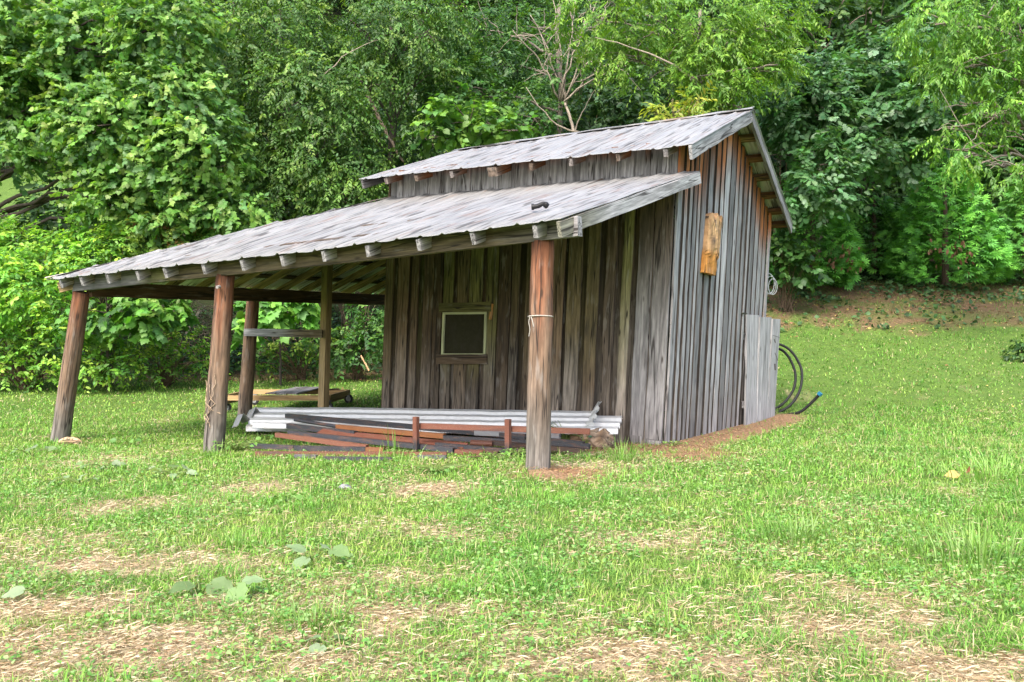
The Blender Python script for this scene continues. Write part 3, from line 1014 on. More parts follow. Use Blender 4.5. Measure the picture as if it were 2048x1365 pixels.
bar(573, 832, .20, 1052, 874, .16, .066, BK, 'long black tube lying on top of the pile, pointing up at the left')
bar(590, 840, .155, 678, 854, .15, .055, BK * 1.2, 'round black pipe just below the topmost black tube', 'round', name='steel_pipe')
bar(674, 854, .15, 889, 873, .14, .062, OR_, 'orange rusty tube with open left end, below the round black pipe')
bar(640, 864, .13, 932, 893, .12, .03, RU, 'widest flat red-brown bar, in the middle of the pile', 'flat', .13)
bar(576, 852, .14, 712, 868, .13, .07, BK * 1.3, 'short black tube at the left under the topmost ones')
bar(553, 870, .10, 735, 895, .08, .06, RB, 'reddish bar with the farthest left end in the upper pile')
bar(578, 866, .115, 908, 901, .09, .06, BK * 1.6, 'blue-black tube lying along the reddish bar, frosted with dirt')
bar(590, 897, .05, 732, 900, .05, .068, BK * 1.3, 'clean short black tube near the front, above the long rusty bar')
bar(502, 892, .05, 589, 896, .05, .06, BK * 1.4, 'black tube reaching out farthest to the left in the weeds')
bar(733, 900, .045, 768, 901, .045, .066, OR_ * .8, 'stub of rusty tube at the end of the clean black one')
bar(512, 908, .035, 894, 917, .03, .062, RB * .85, 'longest rusty bar, along the front of the pile')
bar(647, 929, .03, 784, 936, .03, .05, BK * 1.6, 'black bar half sunk in the grass, in front of all others')
bar(836, 928, .025, 893, 931, .025, .05, GS * .6, 'grey bar under the right end of the longest rusty bar')
bar(590, 917, .02, 634, 921, .02, .045, GS * .7, 'small grey bar end in the grass below the left rusty bar')
bar(912, 906, .05, 968, 912, .045, .085, RU, 'thick red-brown tube with open end, right of the longest bar')
bar(954, 905, .05, 998, 913, .045, .075, DBR, 'dark square tube beside the thick red-brown one')
bar(942, 886, .13, 986, 888, .13, .075, RU * .9, 'stubby rusty round pipe lying across the right of the pile', 'round', name='steel_pipe')
bar(888, 876, .10, 1180, 893, .09, .06, BK * 1.3, 'long black tube running behind the near log post')
bar(985, 886, .09, 1168, 902, .06, .055, DBR * .7, 'brown-black tube below the long one behind the near post')
bar(950, 866, .15, 1120, 873, .13, .06, GS, 'pale grey tube just under the rusty frame rail')
bar(872, 890, .06, 1050, 906, .05, .06, BK, 'black tube low in the heap behind the thick red-brown one')
bar(1090, 882, .09, 1168, 890, .06, .075, BK * 1.2, 'black box tube to the right of the near log post')
bar(912, 933, .012, 1008, 921, .012, .016, DBR, 'thin rusty rod on the ground before the near post', 'round', name='steel_rod')
# rusty frame standing in the pile: a rail on two uprights
fb0, fb1 = bpt(832, 896, .0), bpt(1016, 908, .0)
fr = thing('steel_rack', (fb0 + fb1) / 2, 'rusty steel rail on two uprights standing in the pile of bars', 'steel rack')
for (px, yt, yb, fb) in ((832, 834, 893, fb0), (1016, 839, 907, fb1)):
    m = MB(); a = np.array(fb); v_ = uv(a[0], a[1])[1]
    t_ = at(px, yt, v_)
    m.beam(a - V3(0, 0, .02), t_, .062, .06, up=(0, 1, 0), n=5, tf=lambda p, z0=a[2]: lerp(BK, RU * 1.1, sstep(.08, .16, p[2] - z0)), jit=.001)
    m.build('upright', M['steel'], fr)
v0, v1 = uv(fb0[0], fb0[1])[1] + .07, uv(fb1[0], fb1[1])[1] + .07
ra, rb_ = at(838, 852, v0), at(1016, 858, v1)
m = MB(); m.beam(ra, ra + (rb_ - ra) * 1.86, .03, .068, n=8, tint=RU * 1.2, up=(0, 0, 1), jit=.001); m.build('rail', M['steel'], fr)

# ---- four-wheeled dolly with boards on it
dg = at(575, 805, 17.3); dg[2] = gz(dg)
dol = thing('dolly', dg, 'low wooden dolly of sawn lumber on four swivel casters behind the lean-to', 'dolly')
A_, B_ = at(446, 787, 16.75), at(657, 788, 16.75)
C_, D_ = at(700, 776, 18.1), at(500, 775, 18.1)
zz = .26 + (gz(A_) + gz(C_)) / 2
for p in (A_, B_, C_, D_): p[2] = zz
LT = V3(.38, .25, .12)
for (p, q, tn) in ((A_, B_, LT), (D_, C_, LT * 1.05), (B_, C_, LT * .8), (A_, D_, LT * .9)):
    dd = (q - p) / np.linalg.norm(q - p)
    m = MB(); sh = .05 if p is B_ or p is A_ and q is D_ else 0
    m.beam(p + dd * sh, q - dd * sh, .042, .10, n=4, tint=tn, jit=.001); m.build('frame_rail', M['lumber'], dol)
m = MB(); m.beam(lerp(A_, D_, .03) + V3(.02, 0, -.09), lerp(A_, D_, .97) + V3(.02, 0, -.09), .09, .07, n=3, tint=LT * .6); m.build('bolster', M['lumber'], dol)
m = MB(); m.beam(lerp(B_, C_, .03) + V3(-.12, 0, -.09), lerp(B_, C_, .97) + V3(-.12, 0, -.09), .09, .07, n=3, tint=LT * .6); m.build('bolster', M['lumber'], dol)
for p in (lerp(A_, D_, .12), lerp(B_, C_, .04) + V3(-.02, 0, 0), lerp(B_, C_, .93), lerp(A_, D_, .9) + V3(.2, 0, 0)):
    r_ = .092
    c0 = V3(p[0], p[1], gz(p) + r_)
    m = MB()
    a = rng.uniform(-.3, .3); ax = RT * math.cos(a) + F2 * math.sin(a); ax2 = np.cross(ax, V3(0, 0, 1))
    ax = ax2 if rng.random() < 2 else ax
    m.beam(c0 - ax * .03 + V3(0, 0, 0), c0 - ax * .03 + V3(0, 0, r_ + .02), .05, .008, up=ax, tint=V3(.2, .2, .2))
    m.beam(c0 + ax * .03 + V3(0, 0, 0), c0 + ax * .03 + V3(0, 0, r_ + .02), .05, .008, up=ax, tint=V3(.2, .2, .2))
    m.beam(c0 - ax * .06 + V3(0, 0, r_ + .025), c0 + ax * .06 + V3(0, 0, r_ + .025), .1, .012, tint=V3(.2, .2, .2))
    cst = m.build('caster', M['dark'], dol)
    m = MB(); m.tube([c0 - ax * .022, c0 - ax * .018, c0 + ax * .018, c0 + ax * .022], [.08, r_, r_, .08], 20, V3(.03, .03, .032)); m.build('wheel', M['plastic'], cst, smooth=False)
    m = MB(); m.tube([c0 - ax * .026, c0 + ax * .026], .05, 14, V3(.3, .31, .32)); m.build('hub', M['dark'], cst)
for k, (p, q, lab) in enumerate((((540, 771), (600, 761), 'grey weathered board lying leftmost on the dolly'), ((562, 774), (618, 763), 'middle of three grey boards lying across the dolly'), ((584, 776), (637, 765), 'grey board nearest the square post, lying on the dolly'))):
    a, b = at(p[0], p[1], 16.8), at(q[0], q[1], 18.2)
    a[2] = zz + .075; b[2] = zz + .085
    m = MB(); m.beam(a, b, .21, .022, n=4, tint=GREY * (.8 + .12 * k), jit=.004)
    tag(m.build('board', M['wood'], origin=(a + b) / 2), lab, 'board', 'boards lying on the dolly')
a, b = at(640, 764, 17.6), at(676, 766, 17.9); a[2] = b[2] = zz + .078
m = MB(); m.beam(a, b, .12, .02, n=3, tint=BROWN, jit=.002)
tag(m.build('board', M['wood'], origin=(a + b) / 2), 'short brown board end on the right of the dolly', 'board', 'boards lying on the dolly')

# ---- black plastic pipe coiled behind the shed
PIPE = V3(.012, .012, .013)


def spline(pts, n=60):
    pts = np.asarray(pts, float); k = np.arange(len(pts)); t = np.linspace(0, len(pts) - 1, n)
    P = np.concatenate([[2 * pts[0] - pts[1]], pts, [2 * pts[-1] - pts[-2]]])
    i = np.clip(t.astype(int), 0, len(pts) - 2); f = (t - i)[:, None]
    p0, p1, p2, p3 = P[i], P[i + 1], P[i + 2], P[i + 3]
    return .5 * (2 * p1 + (p2 - p0) * f + (2 * p0 - 5 * p1 + 4 * p2 - p3) * f ** 2 + (3 * p1 - p0 - 3 * p2 + p3) * f ** 3)


outer = [(1530, 686), (1562, 690), (1584, 705), (1600, 731), (1604, 755), (1598, 785), (1580, 811), (1552, 827), (1520, 834)]
inner = [(1530, 694), (1560, 699), (1576, 713), (1587, 734), (1591, 755), (1587, 779), (1571, 803), (1552, 817), (1522, 828)]
ring = []
for (l, v) in ((outer, 16.85), (inner, 17.0)):
    ring.append([at(px, py, v + .004 * (760 - py)) for px, py in l])
hidden = [at(px, py, v) for px, py, v in ((1490, 826, 17.), (1455, 800, 17.1), (1440, 760, 17.15), (1455, 715, 17.1), (1490, 695, 17.05))]
coil = ring[0] + hidden + ring[1] + [at(1490, 822, 17.15), at(1460, 800, 17.2), at(1448, 770, 17.2)]
base = at(1560, 830, 16.9); base[2] = gz(base)
hose = thing('plastic_pipe', base, 'coil of black plastic pipe behind the plank door', 'pipe')
m = MB(); m.tube(spline(coil, 160), .025, 10, PIPE); m.build('coil', M['plastic'], hose, smooth=True)
tail = [at(1535, 838, 16.7), at(1567, 831, 16.5), at(1596, 826, 16.35), at(1612, 816, 16.3), at(1628, 801, 16.25), at(1640, 788, 16.2)]
m = MB(); m.tube(spline(tail, 40), .028, 10, PIPE); m.build('free_end', M['plastic'], hose, smooth=True)
m = MB(); m.tube([lerp(tail[-2], tail[-1], .8), tail[-1] + (tail[-1] - tail[-2]) * .15], .046, 12, V3(.02, .13, .22))
tag(m.build('end_cap', M['plastic'], hose), 'blue end cap')

# ---- small things
p = on_y(1080, 418, -2.9); zt = float(lean_z(p[0], p[1]))
for k in range(200):
    if p[2] < float(lean_z(p[0], p[1])) + .03: break
    p = p + ray(1080, 418) * .02
m = MB(); m.tube(spline([p + V3(-.07, -.03, .02), p + V3(-.02, -.01, .03), p + V3(.03, .02, .055), p + V3(.06, .06, .03)], 12), [.026] * 9 + [.034] * 3, 10, PIPE, lump=.15)
m.tube([p + V3(-.085, -.04, .02), p + V3(-.06, -.025, .022)], .034, 10, PIPE)
tag(m.build('pipe_elbow', M['plastic'], origin=p), 'small black pipe elbow left lying on the lean-to roof', 'pipe fitting')
m = MB()
c = on_y(1081, 634, -3.3); ang = np.linspace(0, 2 * math.pi, 25)
c[1] = -3.3; rr = .128
m.tube([c + V3(rr * math.cos(a), rr * math.sin(a), -.012 * math.sin(a + .4) + .01 * math.cos(a)) for a in ang], .006, 5, V3(.4, .37, .33), cap=False)
f = c + V3(-.06, -.118, 0)
m.tube(spline([f, f + V3(-.005, -.012, -.06), f + V3(.01, -.014, -.13), f + V3(-.005, -.012, -.2)], 10), .004, 5, V3(.4, .37, .33))
m.tube(spline([f + V3(.02, -.008, 0), f + V3(.04, -.012, -.05), f + V3(.05, -.012, -.1)], 8), .005, 5, V3(.4, .37, .33))
tag(m.build('string', M['straw'], origin=c), 'pale string tied round the near log post', 'string')
m = MB()
for k in range(3):
    c = at(1537 + k, 568 + 3 * k, 16.05); ra_ = .17 - .02 * k
    m.tube([c + V3(.03 * k, 0, 0) + RT * ra_ * .62 * math.cos(a) + V3(0, 0, ra_ * math.sin(a) * 1.1) for a in np.linspace(-2.4, 2.2 + k, 22)], .008, 5, V3(.38, .4, .4), cap=True)
tag(m.build('wire_coil', M['dark'], origin=c), 'loops of pale wire hanging at the rear corner of the shed', 'wire')
c = on_ground(140, 889)
m = MB()
ph = np.linspace(0, 2 * math.pi, 13)[:-1]
m.tube([c + RT * (a * .34 - .17) + V3(0, 0, .03 + .02 * math.sin(a * 3)) for a in np.linspace(0, 1, 9)], np.array([.02, .045, .055, .06, .055, .06, .05, .045, .02]), 10, V3(.36, .25, .15), lump=.2)
tag(m.build('wood_chunk', M['wood'], origin=c), 'pale chunk of broken wood lying at the foot of the farthest left post', 'wood')
m = MB(); c = on_ground(690, 978); m.tube([c + RT * (a - .5) * .11 + V3(0, 0, .015) for a in (0, .25, .5, .75, 1)], [.01, .028, .03, .026, .01], 9, V3(.2, .2, .21), lump=.3)
tag(m.build('stone', M['stone'], origin=c), 'small flat grey stone in the thatch before the steel pile', 'stone')
# vine on the middle front post
m = MB()
for k in range(7):
    a0 = rng.uniform(2.6, 5.2); zc = lerp(P2b, P2t, .48 - .04 * k)
    pts = []
    for j in range(9):
        t_ = j / 8; cc = lerp(P2b, P2t, .5 - .33 * t_ * (.4 + .6 * rng.random() if j == 0 else .7) - .02 * k)
        aa = a0 + t_ * rng.uniform(-.5, .9)
        pts.append(cc + V3(math.cos(aa), math.sin(aa), 0) * (.138 + .02 * rng.random()))
    m.tube(pts, .005, 5, V3(.34, .25, .17))
tag(m.build('dead_vine', M['bark'], origin=P2b), 'dead brown vine clinging to the middle front log post', 'vine')

# ================================================================== TREES, SHRUBS, WEEDS
def tri_fan(n): return [(0, i, i + 1 if i < n else 1) for i in range(1, n + 1)]


def tmpl_oval(w=.24):
    return np.array([(0, 0, 0), (-w, .42, .05), (w, .42, .05), (0, 1, -.12)]), np.array([(0, 2, 1), (1, 2, 3)])


def tmpl_leafy(w=.27):                                # pointed oval with a folded midrib
    v = np.array([(0, 0, 0), (-w * .8, .28, .06), (0, .3, 0), (w * .8, .28, .06), (-w * .85, .6, .02), (0, .62, -.05), (w * .85, .6, .02), (0, 1, -.2)])
    t = np.array([(0, 2, 1), (0, 3, 2), (1, 2, 5), (1, 5, 4), (2, 3, 6), (2, 6, 5), (4, 5, 7), (5, 6, 7)])
    return v, t


def tmpl_maple():
    h = [(.10, .03), (.36, -.06), (.40, .10), (.66, .22), (.50, .36), (.62, .62), (.36, .58), (.24, .78), (.0, 1.05)]
    pts = [(0, 0)] + h + [(-x, y) for x, y in h[-2::-1]]
    v = [(0, .36, .03)] + [(x, y, -.22 * (x * x + (y - .36) ** 2)) for x, y in pts]
    return np.array(v), np.array(tri_fan(len(pts)))


def tmpl_oak():
    h = [(.04, .05), (.12, .16), (.27, .26), (.14, .36), (.36, .5), (.18, .6), (.33, .76), (.14, .83), (.06, .98)]
    v = [(0, 0, 0)]
    for x, y in h: v += [(-x, y, .04 - .16 * y * y), (x, y, .04 - .16 * y * y)]
    t = [(0, 2, 1)]
    for k in range(len(h) - 1):
        a = 1 + 2 * k; t += [(a, a + 1, a + 3), (a, a + 3, a + 2)]
    return np.array(v), np.array(t)


def tmpl_pinnate(pairs=5, ll=.34, lw=.06):
    v, t = [], []

    def leaflet(y, ang, droop):
        b = len(v); c, s_ = math.cos(ang), math.sin(ang)
        f = lambda a, q, z: (a * s_ + q * c, y + a * c - q * s_, z - .14 * y * y)
        v.extend([f(0, 0, 0), f(ll * .42, -lw, .01), f(ll * .42, lw, .01), f(ll, 0, droop)])
        t.extend([(b, b + 2, b + 1), (b + 1, b + 2, b + 3)])
    for k in range(pairs):
        y = .18 + .72 * k / (pairs - 1)
        leaflet(y, 1.0, -.10); leaflet(y, -1.0, -.10)
    leaflet(.88, 0, -.12)
    return np.array(v), np.array(t)


def tmpl_fan():
    v, t = [], []
    for ang, L in ((-1.15, .55), (-.75, .75), (-.38, .92), (0, 1.0), (.38, .92), (.75, .75), (1.15, .55)):
        b = len(v); s_, c = math.sin(ang), math.cos(ang); w_ = .085
        y0 = .10 + .25 * (1 - abs(ang) / 1.15)
        f = lambda a, q, z: (a * s_ + q * c, y0 * (1 - a) + a * c - q * s_, z)
        v.extend([f(0, 0, 0), f(L * .55, -w_, -.03), f(L * .55, w_, -.03), f(L, 0, -.16)])
        t.extend([(b, b + 2, b + 1), (b + 1, b + 2, b + 3)])
    return np.array(v), np.array(t)


TM = dict(oval=tmpl_oval(), leafy=tmpl_leafy(), slim=tmpl_oval(.17), maple=tmpl_maple(), oak=tmpl_oak(), pinnate=tmpl_pinnate(), fan=tmpl_fan(), heart=tmpl_leafy(.42))


def tmpl_dock():
    v, t = [], []
    for j in range(8):
        y = j / 7; w_ = .40 * math.sin(math.pi * min(1, .12 + y * .9) ** .75) * (1 if j < 7 else .0) + .01
        for i in range(5):
            x = (i - 2) / 2
            v.append((x * w_ * (1 + .10 * math.sin(j * 2.4 + i)), y - .10 * (1 - abs(x)) * (j == 0), .07 * abs(x) + .035 * math.sin(j * 1.9 + i * 2.1) - .30 * y * y + .02 * (i % 2)))
    for j in range(7):
        for i in range(4):
            a = j * 5 + i; t += [(a, a + 1, a + 6), (a, a + 6, a + 5)]
    return np.array(v), np.array(t)


TM['dock'] = tmpl_dock()


def nrm(a): return a / (np.linalg.norm(a, axis=-1, keepdims=True) + 1e-9)


class Bag:
    def __init__(s): s.V, s.F, s.T, s.n = [], [], [], 0

    def put(s, tm, P, Y, N, sc_, tint):
        if len(P) == 0: return
        tv, tf = TM[tm] if isinstance(tm, str) else tm
        Y = nrm(Y); X = nrm(np.cross(Y, N)); Z = np.cross(X, Y)
        k = len(tv); n = len(P)
        q = sc_[:, None, None] * (tv[None, :, 0:1] * X[:, None] + tv[None, :, 1:2] * Y[:, None] + tv[None, :, 2:3] * Z[:, None])
        s.V.append((P[:, None] + q).reshape(-1, 3))
        s.F.append((tf[None] + (np.arange(n) * k)[:, None, None] + s.n).reshape(-1, 3))
        s.T.append(np.repeat(tint, k, axis=0)); s.n += n * k

    def build(s, name, mat, parent=None, origin=None):
        return fast_mesh(name, np.concatenate(s.V), np.concatenate(s.F), np.concatenate(s.T), mat, parent, origin)


def seen(P, mx=420, top=-260):
    d = P - CAM; v = d @ F2
    px = 1024 + FPX * (d @ RT) / np.maximum(v, .5); py = 635 - FPX * d[:, 2] / np.maximum(v, .5)
    return (px > -mx) & (px < 2048 + mx) & (py > top)


def leafage(bag, lobes, tm, size, cols, dens, twig=.55, nl=9, r=None, shell=.55, gap=.40, droop=.25, flat=.8, spread=.9, jit=.5):
    """lobes: (centre xyz, radii xyz). Twigs all through each lobe, thicker towards its skin, leaves along each twig."""
    r = r or rng
    for li, (c, R) in enumerate(lobes):
        area = 4 * math.pi * ((R[0] * R[1] + R[1] * R[2] + R[0] * R[2]) / 3)
        n = int(area * dens) + 3
        d = nrm(r.normal(0, 1, (n, 3)))
        rad = shell + (1 - shell) * r.random(n) ** .6
        bump = .72 + .5 * fbm(d[:, 0] * 2.2 + li * 3.1 + c[0], d[:, 1] * 2.2 + d[:, 2] * 2.7 + c[2], li + 3, 3)
        P = c + d * np.asarray(R) * (rad * bump)[:, None]
        keep = fbm(P[:, 0] * 1.15 + 7 * li, P[:, 2] * 1.3 + P[:, 1] * .7, 60 + li, 2) > gap * .9
        keep &= seen(P)
        P, d = P[keep], d[keep]; n = len(P)
        if n == 0: continue
        tdir = nrm(d * V3(1, 1, .45) + r.normal(0, .55, (n, 3)) - V3(0, 0, droop))
        up = nrm(V3(0, 0, flat) + d * .45 + r.normal(0, .22, (n, 3)))
        ct = cols[r.integers(0, len(cols), n)] * r.uniform(.7, 1.25, (n, 1))
        L = twig * r.uniform(.6, 1.3, n)
        t = (np.arange(nl) + .4) / nl
        pts = P[:, None] + tdir[:, None] * (L[:, None] * t[None])[..., None] - V3(0, 0, 1) * (L[:, None] * .25 * droop * t[None] ** 2)[..., None]
        sgn = np.where(np.arange(nl) % 2 == 0, 1., -1.)[None, :, None]
        side = nrm(np.cross(tdir, up))[:, None]
        Y = tdir[:, None] * .75 + side * sgn * spread + r.normal(0, .22, (n, nl, 3)) - V3(0, 0, droop * .8)
        N = up[:, None] + r.normal(0, jit * .6, (n, nl, 3))
        sz = size * r.uniform(.6, 1.2, (n, nl))
        tn = ct[:, None] * r.uniform(.82, 1.2, (n, nl, 1)) * (1 + r.normal(0, .06, (n, nl, 3)))
        bag.put(tm, pts.reshape(-1, 3), Y.reshape(-1, 3), N.reshape(-1, 3), sz.ravel(), np.clip(tn, .004, 1).reshape(-1, 3))


def LB(px, py, v, rp, kd=1., kz=.85):
    p = at(px, py, v); r = rp * v / FPX
    return p, V3(r, r * kd, r * kz)


def limb(m, a, b, r0, r1, sag=.1, n=9, wob=.08, tint=(.1, .08, .06)):
    L = np.linalg.norm(b - a)
    pts = [lerp(a, b, k / n) + V3(0, 0, sag * L * math.sin(k / n * math.pi)) + (rng.normal(0, wob * L / n, 3) if 0 < k < n else 0) for k in range(n + 1)]
    m.tube(pts, np.linspace(r0, r1, n + 1), 7, V3(*tint), lump=.2)
    return pts


def root_at(px, v):
    x, y = xy((px - 1024) / FPX * v, v)
    return V3(x, y, float(ground(x, y)))


BARK, PALEB = (.075, .06, .05), (.24, .20, .16)


def tree(name, label, cat, px, v, lobes, top_py, r0, tm, size, cols, dens, group=None, bark=BARK, branches=True, extra=None, lean_px=0, **kw):
    b = root_at(px, v)
    t = thing(name, b, label, cat, group)
    m = MB()
    topp = at(px + lean_px, top_py, v)
    tp = limb(m, b - V3(0, 0, .3), topp, r0, r0 * .3, 0, 12, .05, bark)
    m.build('trunk', M['bark'], t, smooth=True)
    L = [LB(*l) for l in lobes]
    if branches:
        m = MB()
        for (c, R) in L:
            k = int(np.clip(np.argmin([abs(q[2] - (c[2] - R[2] * .9)) for q in tp]), 2, 11))
            limb(m, tp[k], c, r0 * .28, .018, .08, 9, .10, bark)
            for j in range(4):
                e = c + nrm(rng.normal(0, 1, 3)) * R * .85
                limb(m, lerp(tp[k], c, rng.uniform(.6, .95)), e, .022, .007, .05, 6, .12, bark)
        if extra: extra(m)
        m.build('branches', M['bark'], t, smooth=True)
    bag = Bag()
    leafage(bag, L, tm, size, cols, dens, **kw)
    bag.build('crown', M['leaf'], t)
    return t


def C(*rows): return np.array(rows, float)


C_MAPLE = 1.3 * C((.085, .21, .03), (.11, .25, .035), (.07, .17, .03), (.15, .28, .045), (.06, .15, .035))
C_CHERRY = 1.15 * C((.045, .12, .024), (.06, .145, .026), (.035, .09, .022), (.085, .17, .035), (.04, .10, .03))
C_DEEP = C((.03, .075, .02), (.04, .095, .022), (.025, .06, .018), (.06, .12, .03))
C_LIME = 1.12 * C((.14, .25, .035), (.11, .21, .035), (.17, .28, .045), (.09, .18, .035))
C_YEL = C((.24, .30, .03), (.20, .28, .04), (.28, .30, .04))
C_OAK = 1.1 * C((.05, .13, .04), (.065, .15, .05), (.08, .17, .075), (.04, .105, .035), (.12, .20, .11))
C_BRAM = 1.7 * C((.11, .24, .03), (.15, .28, .035), (.20, .31, .04), (.075, .18, .03), (.06, .14, .025))
C_CEDAR = 1.8 * C((.05, .155, .026), (.07, .20, .028), (.04, .12, .024), (.09, .235, .032))
C_IVY = C((.03, .075, .022), (.045, .10, .03), (.06, .12, .045), (.025, .06, .02))

TG = 'trees at the edge of the woods'
# --- big maple at the left
tree('maple_tree', 'big broad-leaved maple filling the upper left, its boughs reaching over the lean-to', 'tree', -70, 23.6,
     [(40, 40, 22.6, 120), (190, 90, 22.6, 120), (330, 60, 22.1, 100), (70, 210, 22.1, 120), (220, 250, 21.6, 120), (350, 200, 21.6, 100),
      (200, 325, 21.4, 45), (300, 340, 21.2, 95), (400, 290, 21.1, 90), (430, 370, 21.0, 80), (240, 400, 21.4, 75), (340, 430, 21.2, 70), (470, 430, 21.0, 55), (20, 320, 21.0, 40),
      (-60, 150, 22.6, 150), (-150, 400, 23.1, 110)], 20, .22, 'maple', .125, C_MAPLE * V3(1.15, .98, 1.35), 26, TG, nl=9, twig=.55, droop=.4, gap=.40, spread=.9, flat=.45, jit=.8,
     extra=lambda m: (limb(m, at(-40, 300, 22.8), at(360, 420, 21.4), .06, .02, .06, 10, .06, (.06, .045, .035)), limb(m, at(90, 150, 22.6), at(330, 60, 22.2), .05, .02, .1, 10, .06, (.05, .04, .03))))
tree('maple_sapling', 'young maple with hanging boughs seen below the left end of the lean-to roof', 'tree', 215, 20.5,
     [(215, 615, 19.5, 55), (290, 625, 19.5, 50), (180, 650, 19.8, 45), (345, 605, 20, 40), (260, 575, 20, 50)], 560, .05, 'maple', .16, C_MAPLE * .85, 17, TG, nl=7, twig=.4, droop=.6)
tree('maple_sapling', 'bright young maple seen between the posts under the lean-to roof', 'tree', 560, 21.5,
     [(520, 620, 20.5, 34), (575, 615, 20.5, 30), (490, 650, 20.5, 26), (620, 600, 21, 30)], 590, .04, 'maple', .2, C_MAPLE * 1.15, 16, TG, nl=6, twig=.4, droop=.6)
# --- dark cherries left of centre
tree('cherry_tree', 'dark leafy tree with drooping narrow leaves behind the maple', 'tree', 560, 25.5,
     [(430, 30, 25, 100), (560, 60, 25, 110), (490, 160, 24.5, 100), (610, 190, 24, 110), (540, 280, 24, 100), (640, 310, 23.5, 90), (580, 390, 23.8, 80), (690, 390, 23.5, 70), (480, 330, 25, 80), (640, 460, 24.5, 60)],
     20, .2, 'leafy', .125, C_CHERRY * V3(1.5, 1.25, 1.1), 23, TG, nl=11, gap=.46, twig=.7, droop=.55)
tree('cherry_tree', 'tall dark tree with a bare trunk visible above the left end of the upper roof', 'tree', 782, 26,
     [(700, 40, 25.5, 100), (810, 60, 25.5, 100), (720, 160, 25, 90), (680, 250, 24.3, 75), (830, 170, 25.5, 80), (860, 60, 26, 80), (850, 270, 25.5, 60), (720, 330, 24.5, 55)],
     10, .2, 'leafy', .125, C_CHERRY * V3(1.35, 1.15, 1.05), 23, TG, nl=11, gap=.47, twig=.7, droop=.6,
     extra=lambda m: (limb(m, at(735, 190, 25.6), at(808, 325, 25.4), .07, .03, -.05, 9, .08, (.22, .17, .13)), limb(m, at(640, 160, 24), at(760, 80, 24.2), .02, .008, .1, 8, .1, PALEB)))


# --- centre: half-dead tree
def dead_wood(m):
    r0 = at(1130, 205, 25.5)
    for (a, b, c) in ((1245, 60, .05), (1220, 20, .04), (1290, 95, .035), (1190, 10, .04), (1160, -30, .05), (1265, 130, .03), (1060, 30, .03), (1025, 60, .025), (1100, -20, .04)):
        e = at(a, b, 25.5 + rng.uniform(-.8, .6))
        pts = limb(m, r0 + rng.normal(0, .08, 3), e, .03, .012, .08, 10, .12, PALEB)
        for j in range(11):
            k = rng.integers(3, 10); q = pts[k]
            limb(m, q, q + nrm(rng.normal(0, 1, 3) + V3(0, 0, .5)) * rng.uniform(.4, 1.0), .014, .005, .1, 6, .15, PALEB)
    limb(m, at(1150, 270, 25), r0, .05, .04, .05, 8, .1, PALEB)
    limb(m, at(1160, 265, 24.4), at(1052, 175, 24.2), .03, .01, -.18, 9, .08, PALEB)
    limb(m, at(1145, 270, 24.4), at(1190, 180, 24.2), .022, .008, .05, 9, .08, PALEB)


tree('half_dead_tree', 'half-dead tree with a tangle of bare pale branches behind the middle of the roof', 'tree', 1120, 26.5,
     [(960, 60, 27, 80), (930, 180, 26.5, 75), (1060, 230, 25.6, 55), (1000, 130, 27, 60), (1105, 140, 26, 50), (970, 250, 25.6, 60), (890, 240, 25.5, 60), (1080, 60, 28, 55)],
     10, .16, 'leafy', .17, C_CHERRY * .95, 16, TG, bark=(.13, .11, .09), nl=9, twig=.6, extra=dead_wood)
tree('leafy_sapling', 'light green sapling with large soft leaves just above the upper roof', 'tree', 960, 23,
     [(930, 235, 22.5, 55), (985, 255, 22.5, 42), (880, 262, 22.6, 42), (1030, 262, 22.8, 30)], 230, .05, 'heart', .22, C((.09, .2, .03), (.13, .26, .04), (.06, .15, .03)), 12, TG, nl=7, twig=.5)
# --- lime-green feathery trees
tree('locust_tree', 'lime green tree with feathery leaflets spreading over the roof ridge', 'tree', 1400, 24,
     [(1190, 40, 23, 75), (1290, 30, 22.5, 85), (1400, 50, 22.2, 90), (1490, 60, 22.4, 85), (1330, 110, 22, 75), (1430, 130, 21.8, 80), (1520, 130, 22.4, 65), (1250, 110, 22.6, 55), (1470, 195, 21.6, 50), (1395, 190, 21.8, 40), (1550, 50, 23, 70)],
     20, .14, 'slim', .15, C_LIME * V3(.95, 1., .8), 19, TG, bark=(.18, .15, .12), nl=14, twig=.6, droop=.5, gap=.48, shell=.6, spread=.8,
     extra=lambda m: (limb(m, at(1395, 160, 21.4), at(1190, 75, 21.8), .03, .008, .05, 9, .07, PALEB), limb(m, at(1555, 130, 21.8), at(1380, 160, 21.2), .025, .008, .02, 9, .06, PALEB)))
tree('yellow_sapling', 'small yellow-green sapling peeping over the roof near its right end', 'tree', 1350, 20.5,
     [(1345, 222, 20, 32), (1390, 212, 20, 26), (1310, 232, 20, 18)], 230, .03, 'slim', .2, C_YEL, 26, TG, bark=(.2, .16, .1), nl=9, twig=.4, droop=.3)
